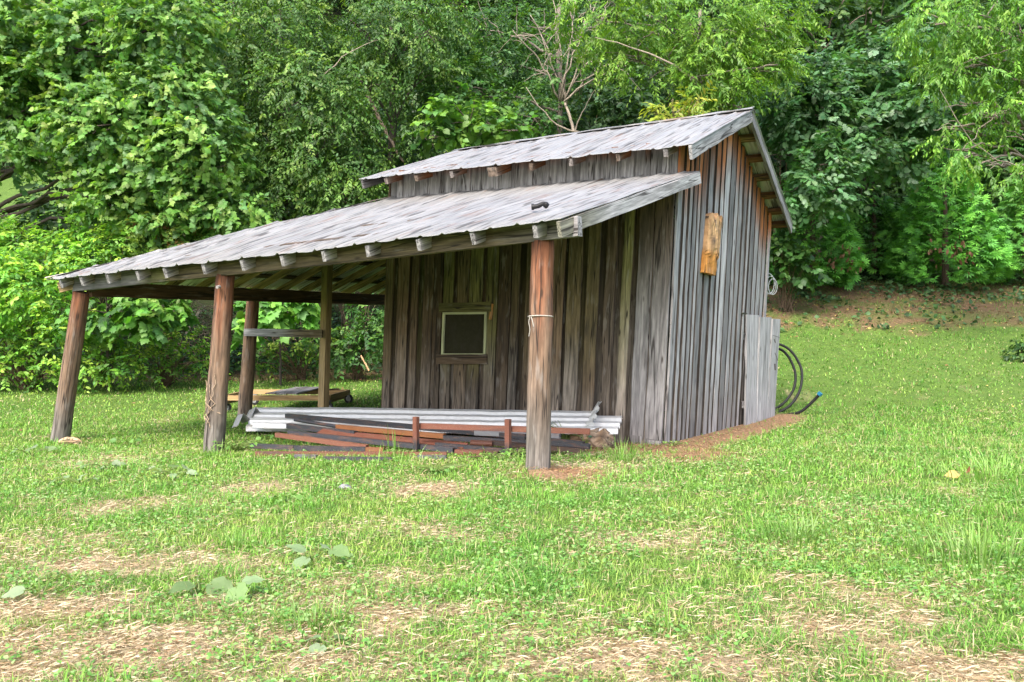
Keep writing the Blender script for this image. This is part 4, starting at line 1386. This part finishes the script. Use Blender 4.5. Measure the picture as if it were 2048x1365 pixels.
# --- oaks on the right
tree('oak_tree', 'oak with blue-green lobed leaves on low boughs right of the gable peak', 'tree', 1740, 30.5,
     [(1560, 200, 25, 70), (1630, 230, 24.5, 80), (1700, 200, 25, 85), (1640, 160, 25.5, 70), (1760, 240, 25, 70), (1800, 180, 25.5, 70), (1720, 290, 24, 60), (1640, 330, 23.5, 55), (1590, 380, 23.2, 50), (1665, 385, 23.2, 45), (1560, 300, 24.5, 50), (1820, 120, 26, 70), (1740, 130, 26, 65), (1850, 260, 25, 50), (1870, 205, 24, 50), (1800, 315, 24.5, 45)],
     10, .24, 'oak', .20, C_OAK * 1.15, 20, TG, nl=8, twig=.55, droop=.25, gap=.42)
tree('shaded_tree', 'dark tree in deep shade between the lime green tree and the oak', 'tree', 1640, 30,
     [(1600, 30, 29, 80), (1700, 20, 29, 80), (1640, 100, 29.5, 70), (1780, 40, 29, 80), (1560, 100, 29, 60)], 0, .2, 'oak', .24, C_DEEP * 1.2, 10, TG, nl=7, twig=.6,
     extra=lambda m: [limb(m, at(1640, 110, 28.5), at(a, b, 28), .04, .012, .1, 8, .1, (.13, .1, .08)) for a, b in ((1560, 10), (1600, 40), (1730, 30), (1700, -20))])
tree('locust_tree', 'tall tree with pale feathery leaflets hanging in at the upper right corner', 'tree', 2110, 22.5,
     [(1870, 50, 21, 70), (1960, 30, 21, 80), (2040, 60, 20.5, 80), (1940, 120, 20.6, 65), (2030, 160, 20.4, 65), (1880, 140, 21, 45), (1990, 230, 20.2, 50), (1920, 205, 20.4, 36), (2045, 270, 20, 45), (1915, 300, 20, 30), (1965, 325, 20, 30), (2030, 345, 20, 28), (1890, 255, 20.3, 26), (2120, 120, 21, 90)],
     10, .16, 'slim', .145, C_LIME * V3(.85, 1, .8), 19, TG, bark=(.18, .15, .12), nl=14, twig=.55, droop=.75, gap=.48, shell=.6, spread=.8,
     extra=lambda m: (limb(m, at(2060, 200, 20.6), at(1900, 340, 20.2), .022, .006, .12, 10, .1, PALEB), limb(m, at(2050, 90, 20.6), at(1875, 150, 20.6), .022, .006, .03, 10, .1, PALEB), limb(m, at(2048, 330, 20.4), at(1880, 180, 20.4), .02, .006, -.2, 10, .08, PALEB)))


# --- cedars (arborvitae): layered flat sprays
def cedar(label, px, v, top_py, half_px, cols, dens=95, size=.30, group='cedars behind the lawn'):
    b = root_at(px, v)
    t = thing('cedar', b, label, 'cedar', group)
    top = at(px, top_py, v); H = top[2] - b[2]
    m = MB(); m.tube([b - V3(0, 0, .2), lerp(b, top, .5), lerp(b, top, .93)], [.12, .07, .02], 8, V3(.09, .06, .045)); m.build('trunk', M['bark'], t)
    R = half_px * v / FPX
    bag = Bag()
    n = int(2 * math.pi * R * H * .62 * dens)
    h = 1 - np.sqrt(rng.random(n)); a = rng.random(n) * 2 * math.pi
    prof = np.minimum(1, (1 - h) ** .75 * 1.12) * np.minimum(1, .72 + h * 2.5)
    lob = .70 + .55 * fbm(a * 1.6 + px, h * H * 1.3 + px * .1, int(px), 3)
    keep = fbm(np.cos(a) * 1.9 + px, np.sin(a) * 1.9 + h * H * 1.05, int(px) + 5, 2) > .26
    rr = R * prof * lob * (.70 + .3 * rng.random(n) ** .5)
    out = np.stack([np.cos(a), np.sin(a), np.zeros(n)], -1)
    P = b + out * rr[:, None] + V3(0, 0, 1) * (.1 + h * H)[:, None] + (top - b) * V3(1, 1, 0) * h[:, None]
    keep &= seen(P)
    P, out = P[keep], out[keep]; n = len(P)
    side = np.stack([-out[:, 1], out[:, 0], np.zeros(n)], -1)
    Y = out * .8 + side * rng.normal(0, .55, (n, 1)) + V3(0, 0, 1) * rng.normal(.12, .25, (n, 1))
    N = V3(0, 0, .75) + out * .75 + rng.normal(0, .28, (n, 3))
    cl = fbm(P[:, 0] * 2.2, P[:, 2] * 2.2 + P[:, 1] * 1.1, 9, 2)
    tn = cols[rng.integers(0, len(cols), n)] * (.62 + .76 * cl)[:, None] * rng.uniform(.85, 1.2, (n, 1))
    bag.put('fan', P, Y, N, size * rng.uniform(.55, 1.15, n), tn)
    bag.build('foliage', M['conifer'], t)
    return t


ced_a = cedar('bright green bushy cedar in front, broad at its foot, with brown sprigs low down', 1890, 27.2, 310, 115, C_CEDAR * 1.1)
ced_b = cedar('cedar right behind the rear eave of the shed', 1625, 26.8, 270, 90, C_CEDAR)
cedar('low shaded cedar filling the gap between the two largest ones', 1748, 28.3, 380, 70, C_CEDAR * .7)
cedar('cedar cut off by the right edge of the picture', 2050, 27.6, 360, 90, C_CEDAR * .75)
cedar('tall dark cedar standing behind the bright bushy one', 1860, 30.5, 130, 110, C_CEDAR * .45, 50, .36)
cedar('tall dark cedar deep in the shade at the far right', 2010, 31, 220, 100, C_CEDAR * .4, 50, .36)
# brown dead sprigs
for (ced, px, py, v, lab) in ((ced_a, 1905, 500, 25.6, 'spray of rust-brown dead leaves hanging low in the bright cedar'), (ced_b, 1683, 520, 25.4, 'spray of rust-brown dead leaves hanging low in the cedar behind the shed')):
    c = at(px, py, v); bag = Bag(); n = 45
    P = c + rng.normal(0, 1, (n, 3)) * V3(.28, .12, .24)
    bag.put('leafy', P, rng.normal(0, .4, (n, 3)) - V3(0, 0, 1), rng.normal(0, 1, (n, 3)), rng.uniform(.1, .2, n), C((.16, .085, .05), (.12, .06, .035), (.2, .115, .07))[rng.integers(0, 3, n)])
    tag(bag.build('dead_spray', M['straw'], ced), lab)

# --- shrubs and brambles
SG = 'brambles on the bank'


def shrub(label, px, v, lobes, tm, size, cols, dens, group=SG, name='bramble', cat='shrub', nst=7, **kw):
    b = root_at(px, v); t = thing(name, b, label, cat, group)
    L = [LB(*l) for l in lobes]; m = MB()
    for (c, R) in L:
        for k in range(nst):
            e = c + nrm(rng.normal(0, 1, 3)) * R * .8
            limb(m, b + rng.normal(0, .08, 3) * V3(1, 1, 0), e, .014, .005, .12, 7, .1, (.13, .09, .06))
    m.build('stems', M['bark'], t)
    bag = Bag(); leafage(bag, L, tm, size, cols, dens, **kw); bag.build('foliage', M['leaf'], t)
    return t


kwb = dict(nl=8, twig=.45, droop=.15, gap=.36)
shrub('yellow-green bramble at the far left, its top just below the distant lawn', 60, 22.5, [(40, 508, 21.5, 70), (120, 520, 21.3, 60), (190, 500, 21.5, 60), (-40, 515, 21.5, 75)], 'leafy', .15, C_BRAM, 24, **kwb)
shrub('dense bright bramble at the left edge at mid height of the bank', 50, 21.5, [(40, 580, 20.3, 80), (120, 600, 20.3, 60), (-50, 600, 20.3, 90)], 'leafy', .14, C_BRAM * 1.1, 24, **kwb)
shrub('low darker bramble at the left edge where the bank meets the lawn', 60, 20.8, [(30, 680, 20.8, 70), (110, 690, 20.6, 50), (-50, 680, 20.8, 80), (20, 738, 20.2, 34), (90, 738, 20.2, 32), (-40, 738, 20.2, 34)], 'leafy', .12, C_BRAM * .85, 24, **kwb)
shrub('bramble seen right behind the farthest left post', 210, 21.6, [(200, 540, 20.8, 60), (260, 500, 21, 55), (190, 690, 20.2, 50), (150, 640, 20.2, 50), (170, 735, 20, 34), (235, 735, 20, 30)], 'leafy', .13, C_BRAM * .9, 24, **kwb)
shrub('bramble with reddish leaves beneath the maple, above the left corner of the lean-to', 330, 23, [(310, 490, 21, 55), (380, 475, 21, 45), (440, 490, 21.4, 40)], 'leafy', .13, C((.12, .2, .03), (.16, .22, .04), (.24, .13, .05), (.08, .16, .03)), 20, **kwb)
shrub('green bramble between the two left log posts', 330, 21.4, [(300, 680, 21.2, 50), (360, 690, 21.3, 45), (260, 690, 21, 40), (400, 715, 21.2, 32), (300, 735, 20.6, 30), (365, 738, 20.6, 28)], 'leafy', .11, C_BRAM * .8, 24, **kwb)
shrub('tangled shrub seen under the roof beside the square post', 600, 22.6, [(590, 660, 22.4, 50), (545, 690, 22.2, 36), (640, 680, 22.4, 40), (520, 720, 22., 26)], 'leafy', .12, C_BRAM * .55, 24, **kwb)
shrub('dark glossy shrub seen under the roof against the left edge of the shed', 715, 22.5, [(700, 640, 22.5, 50), (740, 680, 22, 40), (690, 700, 22.2, 34), (745, 620, 22.6, 40)], 'leafy', .15, C_CHERRY * 1.1, 24, **kwb)
shrub('low shrub at the rear corner of the shed below the hanging wire', 1570, 24.5, [(1570, 505, 24, 38), (1600, 540, 24, 32), (1550, 470, 24.4, 34)], 'heart', .2, C_CHERRY * .9, 16, name='woodland_shrub', **kwb)
shrub('small dark plant at the right edge of the lawn', 2038, 20.5, [(2034, 712, 20.3, 22), (2044, 690, 20.3, 16)], 'leafy', .10, C_DEEP * 1.2, 60, name='lawn_weed', cat='plant', nl=6, twig=.12, nst=4)
UG = 'undergrowth below the tall trees'
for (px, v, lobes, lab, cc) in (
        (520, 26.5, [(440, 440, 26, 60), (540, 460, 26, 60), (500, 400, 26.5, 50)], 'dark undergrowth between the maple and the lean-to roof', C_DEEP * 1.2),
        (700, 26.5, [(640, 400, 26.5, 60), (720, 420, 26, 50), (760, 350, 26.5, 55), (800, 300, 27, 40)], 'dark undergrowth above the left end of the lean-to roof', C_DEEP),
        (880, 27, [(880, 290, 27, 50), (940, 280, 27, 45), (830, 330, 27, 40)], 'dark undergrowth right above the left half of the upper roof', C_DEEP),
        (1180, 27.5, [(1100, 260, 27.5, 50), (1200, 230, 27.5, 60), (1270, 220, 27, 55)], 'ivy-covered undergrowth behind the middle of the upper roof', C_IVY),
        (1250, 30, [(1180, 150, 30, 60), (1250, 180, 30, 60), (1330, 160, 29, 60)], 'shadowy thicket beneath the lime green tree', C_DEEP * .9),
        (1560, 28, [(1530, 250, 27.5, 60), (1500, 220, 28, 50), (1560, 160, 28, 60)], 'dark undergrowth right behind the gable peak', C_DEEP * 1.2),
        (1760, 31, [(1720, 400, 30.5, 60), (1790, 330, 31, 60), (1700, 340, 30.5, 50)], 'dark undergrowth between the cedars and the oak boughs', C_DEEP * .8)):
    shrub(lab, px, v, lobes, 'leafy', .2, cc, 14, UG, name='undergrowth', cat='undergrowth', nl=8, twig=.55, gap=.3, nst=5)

# --- tangle of dead sticks on the bank, ivy, far woods, dead leaves
m = MB()
for k in range(190):
    px, py = rng.normal(430, 75), rng.normal(655, 32)
    v = 22.6 + rng.uniform(-.5, 1.2)
    p = at(px, py, v); g_ = gz(p)
    p[2] = max(p[2], g_ + .03)
    d = nrm(rng.normal(0, 1, 3) * V3(1, .6, .55)) * rng.uniform(.3, 1.1)
    limb(m, p - d / 2, p + d / 2, rng.uniform(.008, .02), .005, .05, 5, .15, tuple(np.array((.24, .18, .13)) * rng.uniform(.5, 1.3)))
limb(m, at(400, 620, 22.2), at(372, 668, 22.2), .035, .03, 0, 5, .05, (.34, .28, .22)); limb(m, at(310, 692, 21.2), at(355, 702, 21.1), .04, .03, 0, 5, .05, (.5, .44, .36)); limb(m, at(722, 712, 21), at(738, 742, 20.8), .02, .02, 0, 5, .05, (.4, .24, .13))
tag(m.build('dead_brush', M['bark']), kind='stuff')


def scatter(n, u0, u1, v0, v1):
    u, v = rng.uniform(u0, u1, n), rng.uniform(v0, v1, n)
    return u, v


bag = Bag()
u, v = scatter(26000, -16, 22, 22.2, 29.5)
x, y = xy(u, v)
dr, di, li, wd = masks(x, y)
k = (rng.random(len(u)) < np.clip(wd * .9 + .6 * (v > 25.2) * (fbm(x * 1.5, y * 1.5, 3) > .42) + .3 * li * (fbm(x * 1.5, y * 1.5, 3) > .5), 0, 1))
x, y = x[k], y[k]; n = len(x)
P = np.stack([x, y, ground(x, y) + rng.uniform(.02, .3, n) * (fbm(x, y, 12) + .2)], -1)
bag.put('heart', P, rng.normal(0, 1, (n, 3)) * V3(1, 1, .4), V3(0, 0, 1) + rng.normal(0, .5, (n, 3)) - F2 * .5, rng.uniform(.09, .17, n), C_IVY[rng.integers(0, 4, n)] * rng.uniform(.8, 1.8, (n, 1)))
tag(bag.build('ivy', M['leaf']), kind='stuff')
bag = Bag()
lob = []
for k in range(560):
    v = rng.uniform(31, 72) if k < 330 else rng.uniform(70, 104); u = rng.uniform(-.95, .95) * v
    x, y = xy(u, v)
    if -32 < u < -12 and 33 < v < 60: continue
    z = float(ground(x, y)) + rng.uniform(.3, 6.5)
    R = rng.uniform(1.2, 2.6) * (1 if k < 330 else 1.6)
    lob.append((V3(x, y, z), V3(R, R, R * .9)))
leafage(bag, lob, 'leafy', .34, C_DEEP * 1.1, 4.2, nl=8, twig=1.0, gap=.25)
lob = []
for k in range(60):                                   # lighter crowns on the far slope at the left
    v = rng.uniform(44, 70); u = rng.uniform(-.75, -.40) * v
    x, y = xy(u, v); zg_ = float(ground(x, y))
    if zg_ > 5 and (635 - FPX * (zg_ - 1.6) / v) < 350:
        R = rng.uniform(1.5, 3); lob.append((V3(x, y, zg_ + R * .8), V3(R, R, R)))
leafage(bag, lob, 'leafy', .36, C_BRAM * .75, 4, nl=8, twig=1.0, gap=.25)
tag(bag.build('woodland', M['leaf']), kind='stuff')
bag = Bag()
u, v = scatter(60000, -16, 20, 14, 29)
x, y = xy(u, v); dr, di, li, wd = masks(x, y)
k = rng.random(len(u)) < li * .42 + .004
x, y = x[k], y[k]; n = len(x)
P = np.stack([x, y, ground(x, y) + .02], -1)
bag.put('oval', P, rng.normal(0, 1, (n, 3)) * V3(1, 1, .2), V3(0, 0, 1) + rng.normal(0, .35, (n, 3)), rng.uniform(.05, .13, n), C((.22, .11, .06), (.15, .075, .04), (.33, .22, .13), (.28, .15, .09), (.42, .32, .1))[rng.integers(0, 5, n)])
tag(bag.build('fallen_leaves', M['straw']), kind='stuff')

# --- broad-leaved weeds, each a plant of its own
def weed(label, px, py, n, size, cols, spread, h, tm='dock', group='broad-leaved weeds in the lawn', ang=.3, name='weed'):
    c = on_ground(px, py); c[2] = gz(c)
    t = thing(name, c, label, 'weed', group)
    m, bag = MB(), Bag()
    for k in range(n):
        a = 2 * math.pi * (k + rng.random() * .6) / n
        d = V3(math.cos(a), math.sin(a), 0)
        r = spread * rng.uniform(.25, 1.)
        p = c + d * r; p[2] = gz(p) + h * rng.uniform(.5, 1.1)
        m.tube([c + d * .01, lerp(c, p, .5) + V3(0, 0, .3 * h), p], [.006, .005, .004], 5, V3(.16, .22, .06))
        bag.put(tm, p[None], (d + V3(0, 0, rng.uniform(-.3, .25)) + rng.normal(0, .2, 3))[None], (V3(0, 0, 1) + rng.normal(0, .35, 3) - F2 * ang)[None], np.array([size * rng.uniform(.4, .8)]), (cols[rng.integers(0, len(cols))] * rng.uniform(.85, 1.15))[None])
    m.build('stalks', M['leaf'], t); bag.build('leaves', M['leaf'], t)
    return t


C_DOCK = C((.19, .27, .13), (.23, .30, .17), (.15, .23, .085))
C_WEED = C((.14, .27, .06), (.10, .22, .05), (.20, .32, .09))
C_BLUE = C((.05, .13, .085), (.07, .16, .10), (.04, .10, .06), (.12, .22, .09))
weed('large pale holed leaves in the middle of the foreground grass', 628, 1128, 4, .24, C_DOCK * 1.1, .2, .1)
weed('large pale folded leaf near the left edge of the foreground', 80, 1200, 3, .20, C_DOCK, .14, .12)
weed('pale drooping leaf pointing down, right of its dusty neighbour', 478, 1200, 2, .22, C_DOCK * 1.1, .05, .1)
weed('dusty pale leaves flat on the thatch, left of the drooping leaf', 400, 1190, 3, .22, C_DOCK * .9, .18, .06)
weed('rosette of pale leaves on the slope left of the middle post', 350, 952, 8, .17, C_DOCK, .3, .07)
weed('loose rosette with one upright leaf below the farthest left post', 212, 938, 6, .17, C_DOCK, .3, .09)
weed('small round-leaved rosette below the loose one', 160, 968, 7, .14, C_DOCK, .26, .06)
weed('spreading weed at the left edge level with the foot of the farthest left post', 62, 912, 8, .2, C_DOCK * .9, .4, .1)
weed('dark-leaved weed right of the pale wood chunk', 262, 890, 8, .15, C_WEED, .3, .08)
weed('weed with one pale leaf in front of the steel pile', 576, 1008, 4, .13, C_WEED, .12, .07)
weed('single long pale leaf lying low in the front grass', 655, 1300, 3, .13, C_DOCK * .8, .12, .04)
weed('leafy weed patch at the foot of the middle front post', 476, 903, 34, .1, C_WEED, .42, .14, group='weeds round the steel pile')
weed('weed growing out of the left end of the steel pile', 565, 880, 10, .1, C_WEED, .2, .12, group='weeds round the steel pile')
weed('blue-green weed right of the near log post', 1128, 893, 22, .12, C_BLUE, .30, .3, 'leafy', group='weeds round the steel pile')
weed('small blue-green weed at the foot of the rotten log', 1172, 897, 8, .1, C_BLUE, .14, .18, 'leafy', group='weeds round the steel pile')
weed('bright clover-like weed left of the near log post', 1035, 913, 20, .075, C((.13, .30, .05), (.2, .36, .08)), .26, .09, group='weeds round the steel pile')
weed('bright low weed right of the thick red-brown tube', 985, 920, 14, .07, C((.13, .30, .05), (.2, .36, .08)), .2, .08, group='weeds round the steel pile')
weed('green weed patch in front of the thin rusty rod', 870, 945, 34, .06, C_WEED * 1.1, .4, .07, group='weeds round the steel pile')
weed('sprig of light weed at the foot of the corner boards', 1345, 893, 12, .08, C((.2, .34, .08), (.26, .38, .1)), .2, .07, group='weeds round the steel pile')


def tuft(label, px, py, n, hgt, cols, spread, group='tall grass tufts'):
    c = on_ground(px, py); c[2] = gz(c)
    a = rng.random(n) * 2 * math.pi; d = np.stack([np.cos(a), np.sin(a), np.zeros(n)], -1)
    P = c + d * (spread * rng.random(n) ** .7)[:, None]
    P[:, 2] = ground(P[:, 0], P[:, 1]) - .01
    V, F, T = blades(P, hgt * rng.uniform(.5, 1.1, n), rng.uniform(.006, .011, n), d + rng.normal(0, .5, (n, 3)) * V3(1, 1, 0), rng.uniform(.2, .9, n), cols[rng.integers(0, len(cols), n)] * rng.uniform(.8, 1.2, (n, 1)))
    tag(fast_mesh('grass_tuft', V, F, T, M['grass'], origin=c), label, 'grass tuft', group)


def blades(P, h, w, d, bend, tint, seg=3):
    n = len(P); d = nrm(d)
    sd = np.stack([-d[:, 1], d[:, 0], np.zeros(n)], -1)
    V = np.zeros((n, 2 * seg + 1, 3))
    for k in range(seg + 1):
        t = k / seg
        c = P + V3(0, 0, 1) * (h * (t - .45 * bend * t * t))[:, None] + d * (h * bend * .75 * t ** 1.7)[:, None]
        ww = w * (1 - .55 * t) * .5
        if k < seg:
            V[:, 2 * k] = c - sd * ww[:, None]; V[:, 2 * k + 1] = c + sd * ww[:, None]
        else: V[:, 2 * k] = c
    f = []
    for k in range(seg - 1):
        a = 2 * k; f += [(a, a + 1, a + 3), (a, a + 3, a + 2)]
    a = 2 * (seg - 1); f.append((a, a + 1, a + 2))
    F = (np.array(f)[None] + (np.arange(n) * (2 * seg + 1))[:, None, None]).reshape(-1, 3)
    return V.reshape(-1, 3), F, np.repeat(tint, 2 * seg + 1, axis=0)


C_TUFT = C((.12, .26, .04), (.18, .33, .06), (.25, .38, .12))
tuft('tall grass tuft by the earth heap, between the near post and the shed corner', 1245, 925, 90, .34, C_TUFT, .16)
tuft('grass tuft under the front edge of the steel pile', 800, 930, 30, .32, C_TUFT, .3)
tuft('thin long grass growing up through the steel bars', 790, 905, 12, .5, C_TUFT, .12)
tuft('grass tuft at the foot of the middle front post', 430, 915, 50, .25, C_TUFT, .2)
tuft('grass tuft at the foot of the near post on its left', 955, 1000, 60, .22, C_TUFT, .2)
tuft('dark grass tuft right of the centre of the lawn', 1590, 1085, 110, .24, C_TUFT * .75, .28)
tuft('long grass clump at the right edge of the lawn', 1960, 1130, 190, .34, C_TUFT * .85, .4)
tuft('long pale grass clump high at the right edge', 1990, 960, 150, .3, C_TUFT * 1.1, .6)
tuft('dense dark tuft in the left middle of the foreground', 625, 1260, 110, .15, C_TUFT * .8, .2)
tuft('spiky tuft in the centre left foreground', 465, 1095, 70, .16, C_TUFT, .14)
tuft('single spiky grass shoot in the lower middle', 1340, 1270, 14, .24, C_TUFT, .03)
# one big yellow fallen leaf on the lawn
c = on_ground(1920, 962); c[2] = gz(c) + .05
bag = Bag(); bag.put('heart', np.array([c, c + V3(.05, .02, .02)]), np.array([-RT * .9 + V3(0, 0, .1), RT * .2 + V3(0, 0, .3)]), np.array([V3(0, 0, 1) - F2 * .8, V3(0, 0, 1) + RT]), np.array([.14, .08]), C((.36, .25, .09), (.2, .09, .045)))
tag(bag.build('fallen_leaf', M['straw'], origin=c), 'big curled yellow leaf lying on the lawn at the right', 'fallen leaf')

# ================================================================== LAWN
GC_FRESH, GC_YEL, GC_DEEP, GC_STR = V3(.155, .325, .045), V3(.31, .40, .09), V3(.07, .20, .032), V3(.42, .36, .2)
Vs, Fs, Ts, nn = [], [], [], 0
Vd, Fd, Td, nd_ = [], [], [], 0
cover = Bag()
for (v0, v1, dens, wmul, hmul) in ((3.3, 5.2, 4600, .8, 1.), (5.2, 8, 3000, .9, 1.), (8, 12, 1400, 1.3, 1.), (12, 17, 600, 1.9, 1.05), (17, 29, 170, 3.4, 1.1)):
    hw = .62 * v1 + 1.3
    n = int(dens * (v1 - v0) * 2 * hw)
    u, v = rng.uniform(-hw, hw, n), rng.uniform(v0, v1, n)
    k = np.abs(u) < .61 * v + 1.3; u, v = u[k], v[k]
    x, y = xy(u, v)
    k = ~((x > -Lx) & (x < .12) & (y > -.02) & (y < Dy)); x, y, u, v = x[k], y[k], u[k], v[k]
    dry, dirt, lit, wd = masks(x, y)
    cl = fbm(x * 2.2, y * 2.2, 91, 3); cl2 = fbm(x * 7, y * 7, 55, 2)
    pu, pv = uv(-2.2, -2.3)
    pile = np.exp(-(((u - (-1.15)) / 2.1) ** 4 + ((v + .42 * u - 10.95) / .62) ** 4))
    pr = np.clip(1.25 - 1.3 * dry, .2, 1) * (1 - .9 * pile) * np.clip(1 - 1.25 * dirt, .02, 1) * np.clip(1 - 1.1 * lit, .08, 1) * np.clip(1 - wd, 0, 1) * np.clip(.35 + 1.3 * cl2, .25, 1)
    k = rng.random(len(x)) < pr * 1.1
    x, y, u, v, dry, cl, cl2 = x[k], y[k], u[k], v[k], dry[k], cl[k], cl2[k]; n = len(x)
    tall = sstep(2.5, 6, u) * .5 * (v < 12) + sstep(.55, .75, cl) * .6
    h = rng.uniform(.03, .09, n) * (1 + tall) * hmul * np.where(rng.random(n) < .03, 1.9, 1) * (.75 + .5 * cl2)
    wd_ = rng.uniform(.004, .0085, n) * wmul
    a = rng.random(n) * 2 * math.pi
    f1 = np.clip(cl * 1.6 - .1 + rng.normal(0, .18, n), 0, 1)[:, None]
    tn = GC_YEL * (1 - f1) + GC_FRESH * f1
    f2 = (sstep(.50, .68, cl2) * .85 * rng.random(n) + sstep(.5, .64, fbm(x * .9, y * .9, 222, 3)) * .45 * rng.random(n) + .35 * sstep(2.5, 6, u) * rng.random(n))[:, None]
    tn = tn * (1 - f2) + GC_DEEP * f2
    h = h * (1 - .4 * sstep(.3, .7, dry))
    st = (rng.random(n) < .10 + .45 * dry)[:, None]
    tn = np.where(st, GC_STR * rng.uniform(.7, 1.15, (n, 1)), tn * rng.uniform(.7, 1.3, (n, 1)))
    P = np.stack([x, y, ground(x, y) - .006], -1)
    V, F, T = blades(P, h, wd_, np.stack([np.cos(a), np.sin(a), 0 * a], -1), rng.uniform(.35, 1.75, n), tn, 2)
    Vs.append(V); Fs.append(F + nn); Ts.append(T); nn += len(V)
    # little round-leaved plants among the blades
    m_ = int(n * .26); q = rng.integers(0, n, m_)
    kk = fbm(x[q] * 1.7, y[q] * 1.7, 140, 3) > .47; q = q[kk]; m_ = len(q)
    cover.put('oval' if v0 > 8 else 'heart', P[q] + V3(0, 0, 1) * rng.uniform(.015, .06, (m_, 1)), rng.normal(0, 1, (m_, 3)) * V3(1, 1, .25), V3(0, 0, 1) + rng.normal(0, .35, (m_, 3)), rng.uniform(.014, .034, m_) * (1 + .25 * (wmul - 1)),
              C((.14, .30, .06), (.10, .24, .05), (.20, .34, .10), (.24, .36, .13))[rng.integers(0, 4, m_)] * rng.uniform(.8, 1.2, (m_, 1)))
    # dry thatch lying flat
    n2 = int(dens * 1.4 * (v1 - v0) * 2 * hw)
    u, v = rng.uniform(-hw, hw, n2), rng.uniform(v0, v1, n2)
    x, y = xy(u, v)
    k = (np.abs(u) < .61 * v + 1.3) & ~((x > -Lx) & (x < .12) & (y > -.02) & (y < Dy)); x, y = x[k], y[k]
    dry, dirt, lit, wd = masks(x, y)
    k = rng.random(len(x)) < np.clip(dry * .95 + dirt * .7 + .03, 0, 1) * (1 - wd)
    x, y, dry, dirt = x[k], y[k], dry[k], dirt[k]; n2 = len(x)
    a = rng.random(n2) * 2 * math.pi; L = rng.uniform(.02, .08, n2) * np.where(dirt > .4, .7, 1.)
    d = np.stack([np.cos(a), np.sin(a), rng.normal(.05, .16, n2)], -1); sd_ = np.stack([-np.sin(a), np.cos(a), rng.normal(0, .3, n2)], -1)
    P = np.stack([x, y, ground(x, y) + rng.uniform(.004, .022, n2)], -1)
    ww = rng.uniform(.001, .0024, n2) * wmul
    e = P + d * L[:, None]; mid = P + d * (L * .5)[:, None] + V3(0, 0, 1) * (L * .08)[:, None]
    V = np.stack([P - sd_ * ww[:, None] / 2, P + sd_ * ww[:, None] / 2, mid + sd_ * ww[:, None] / 2, e], 1).reshape(-1, 3)
    F = (np.array([(0, 1, 2), (0, 2, 3)])[None] + (np.arange(n2) * 4)[:, None, None]).reshape(-1, 3)
    ct = np.where((dirt > .35)[:, None], C((.29, .16, .085), (.20, .105, .056), (.36, .23, .13))[rng.integers(0, 3, n2)], C((.48, .38, .25), (.40, .30, .19), (.52, .45, .32), (.28, .19, .11))[rng.integers(0, 4, n2)])
    Vd.append(V); Fd.append(F + nd_); Td.append(np.repeat(ct * rng.uniform(.75, 1.15, (n2, 1)), 4, axis=0)); nd_ += len(V)
tag(fast_mesh('grass', np.concatenate(Vs), np.concatenate(Fs), np.concatenate(Ts), M['grass']), kind='stuff')
tag(fast_mesh('dry_thatch', np.concatenate(Vd), np.concatenate(Fd), np.concatenate(Td), M['straw']), kind='stuff')
tag(cover.build('ground_cover', M['grass']), kind='stuff')
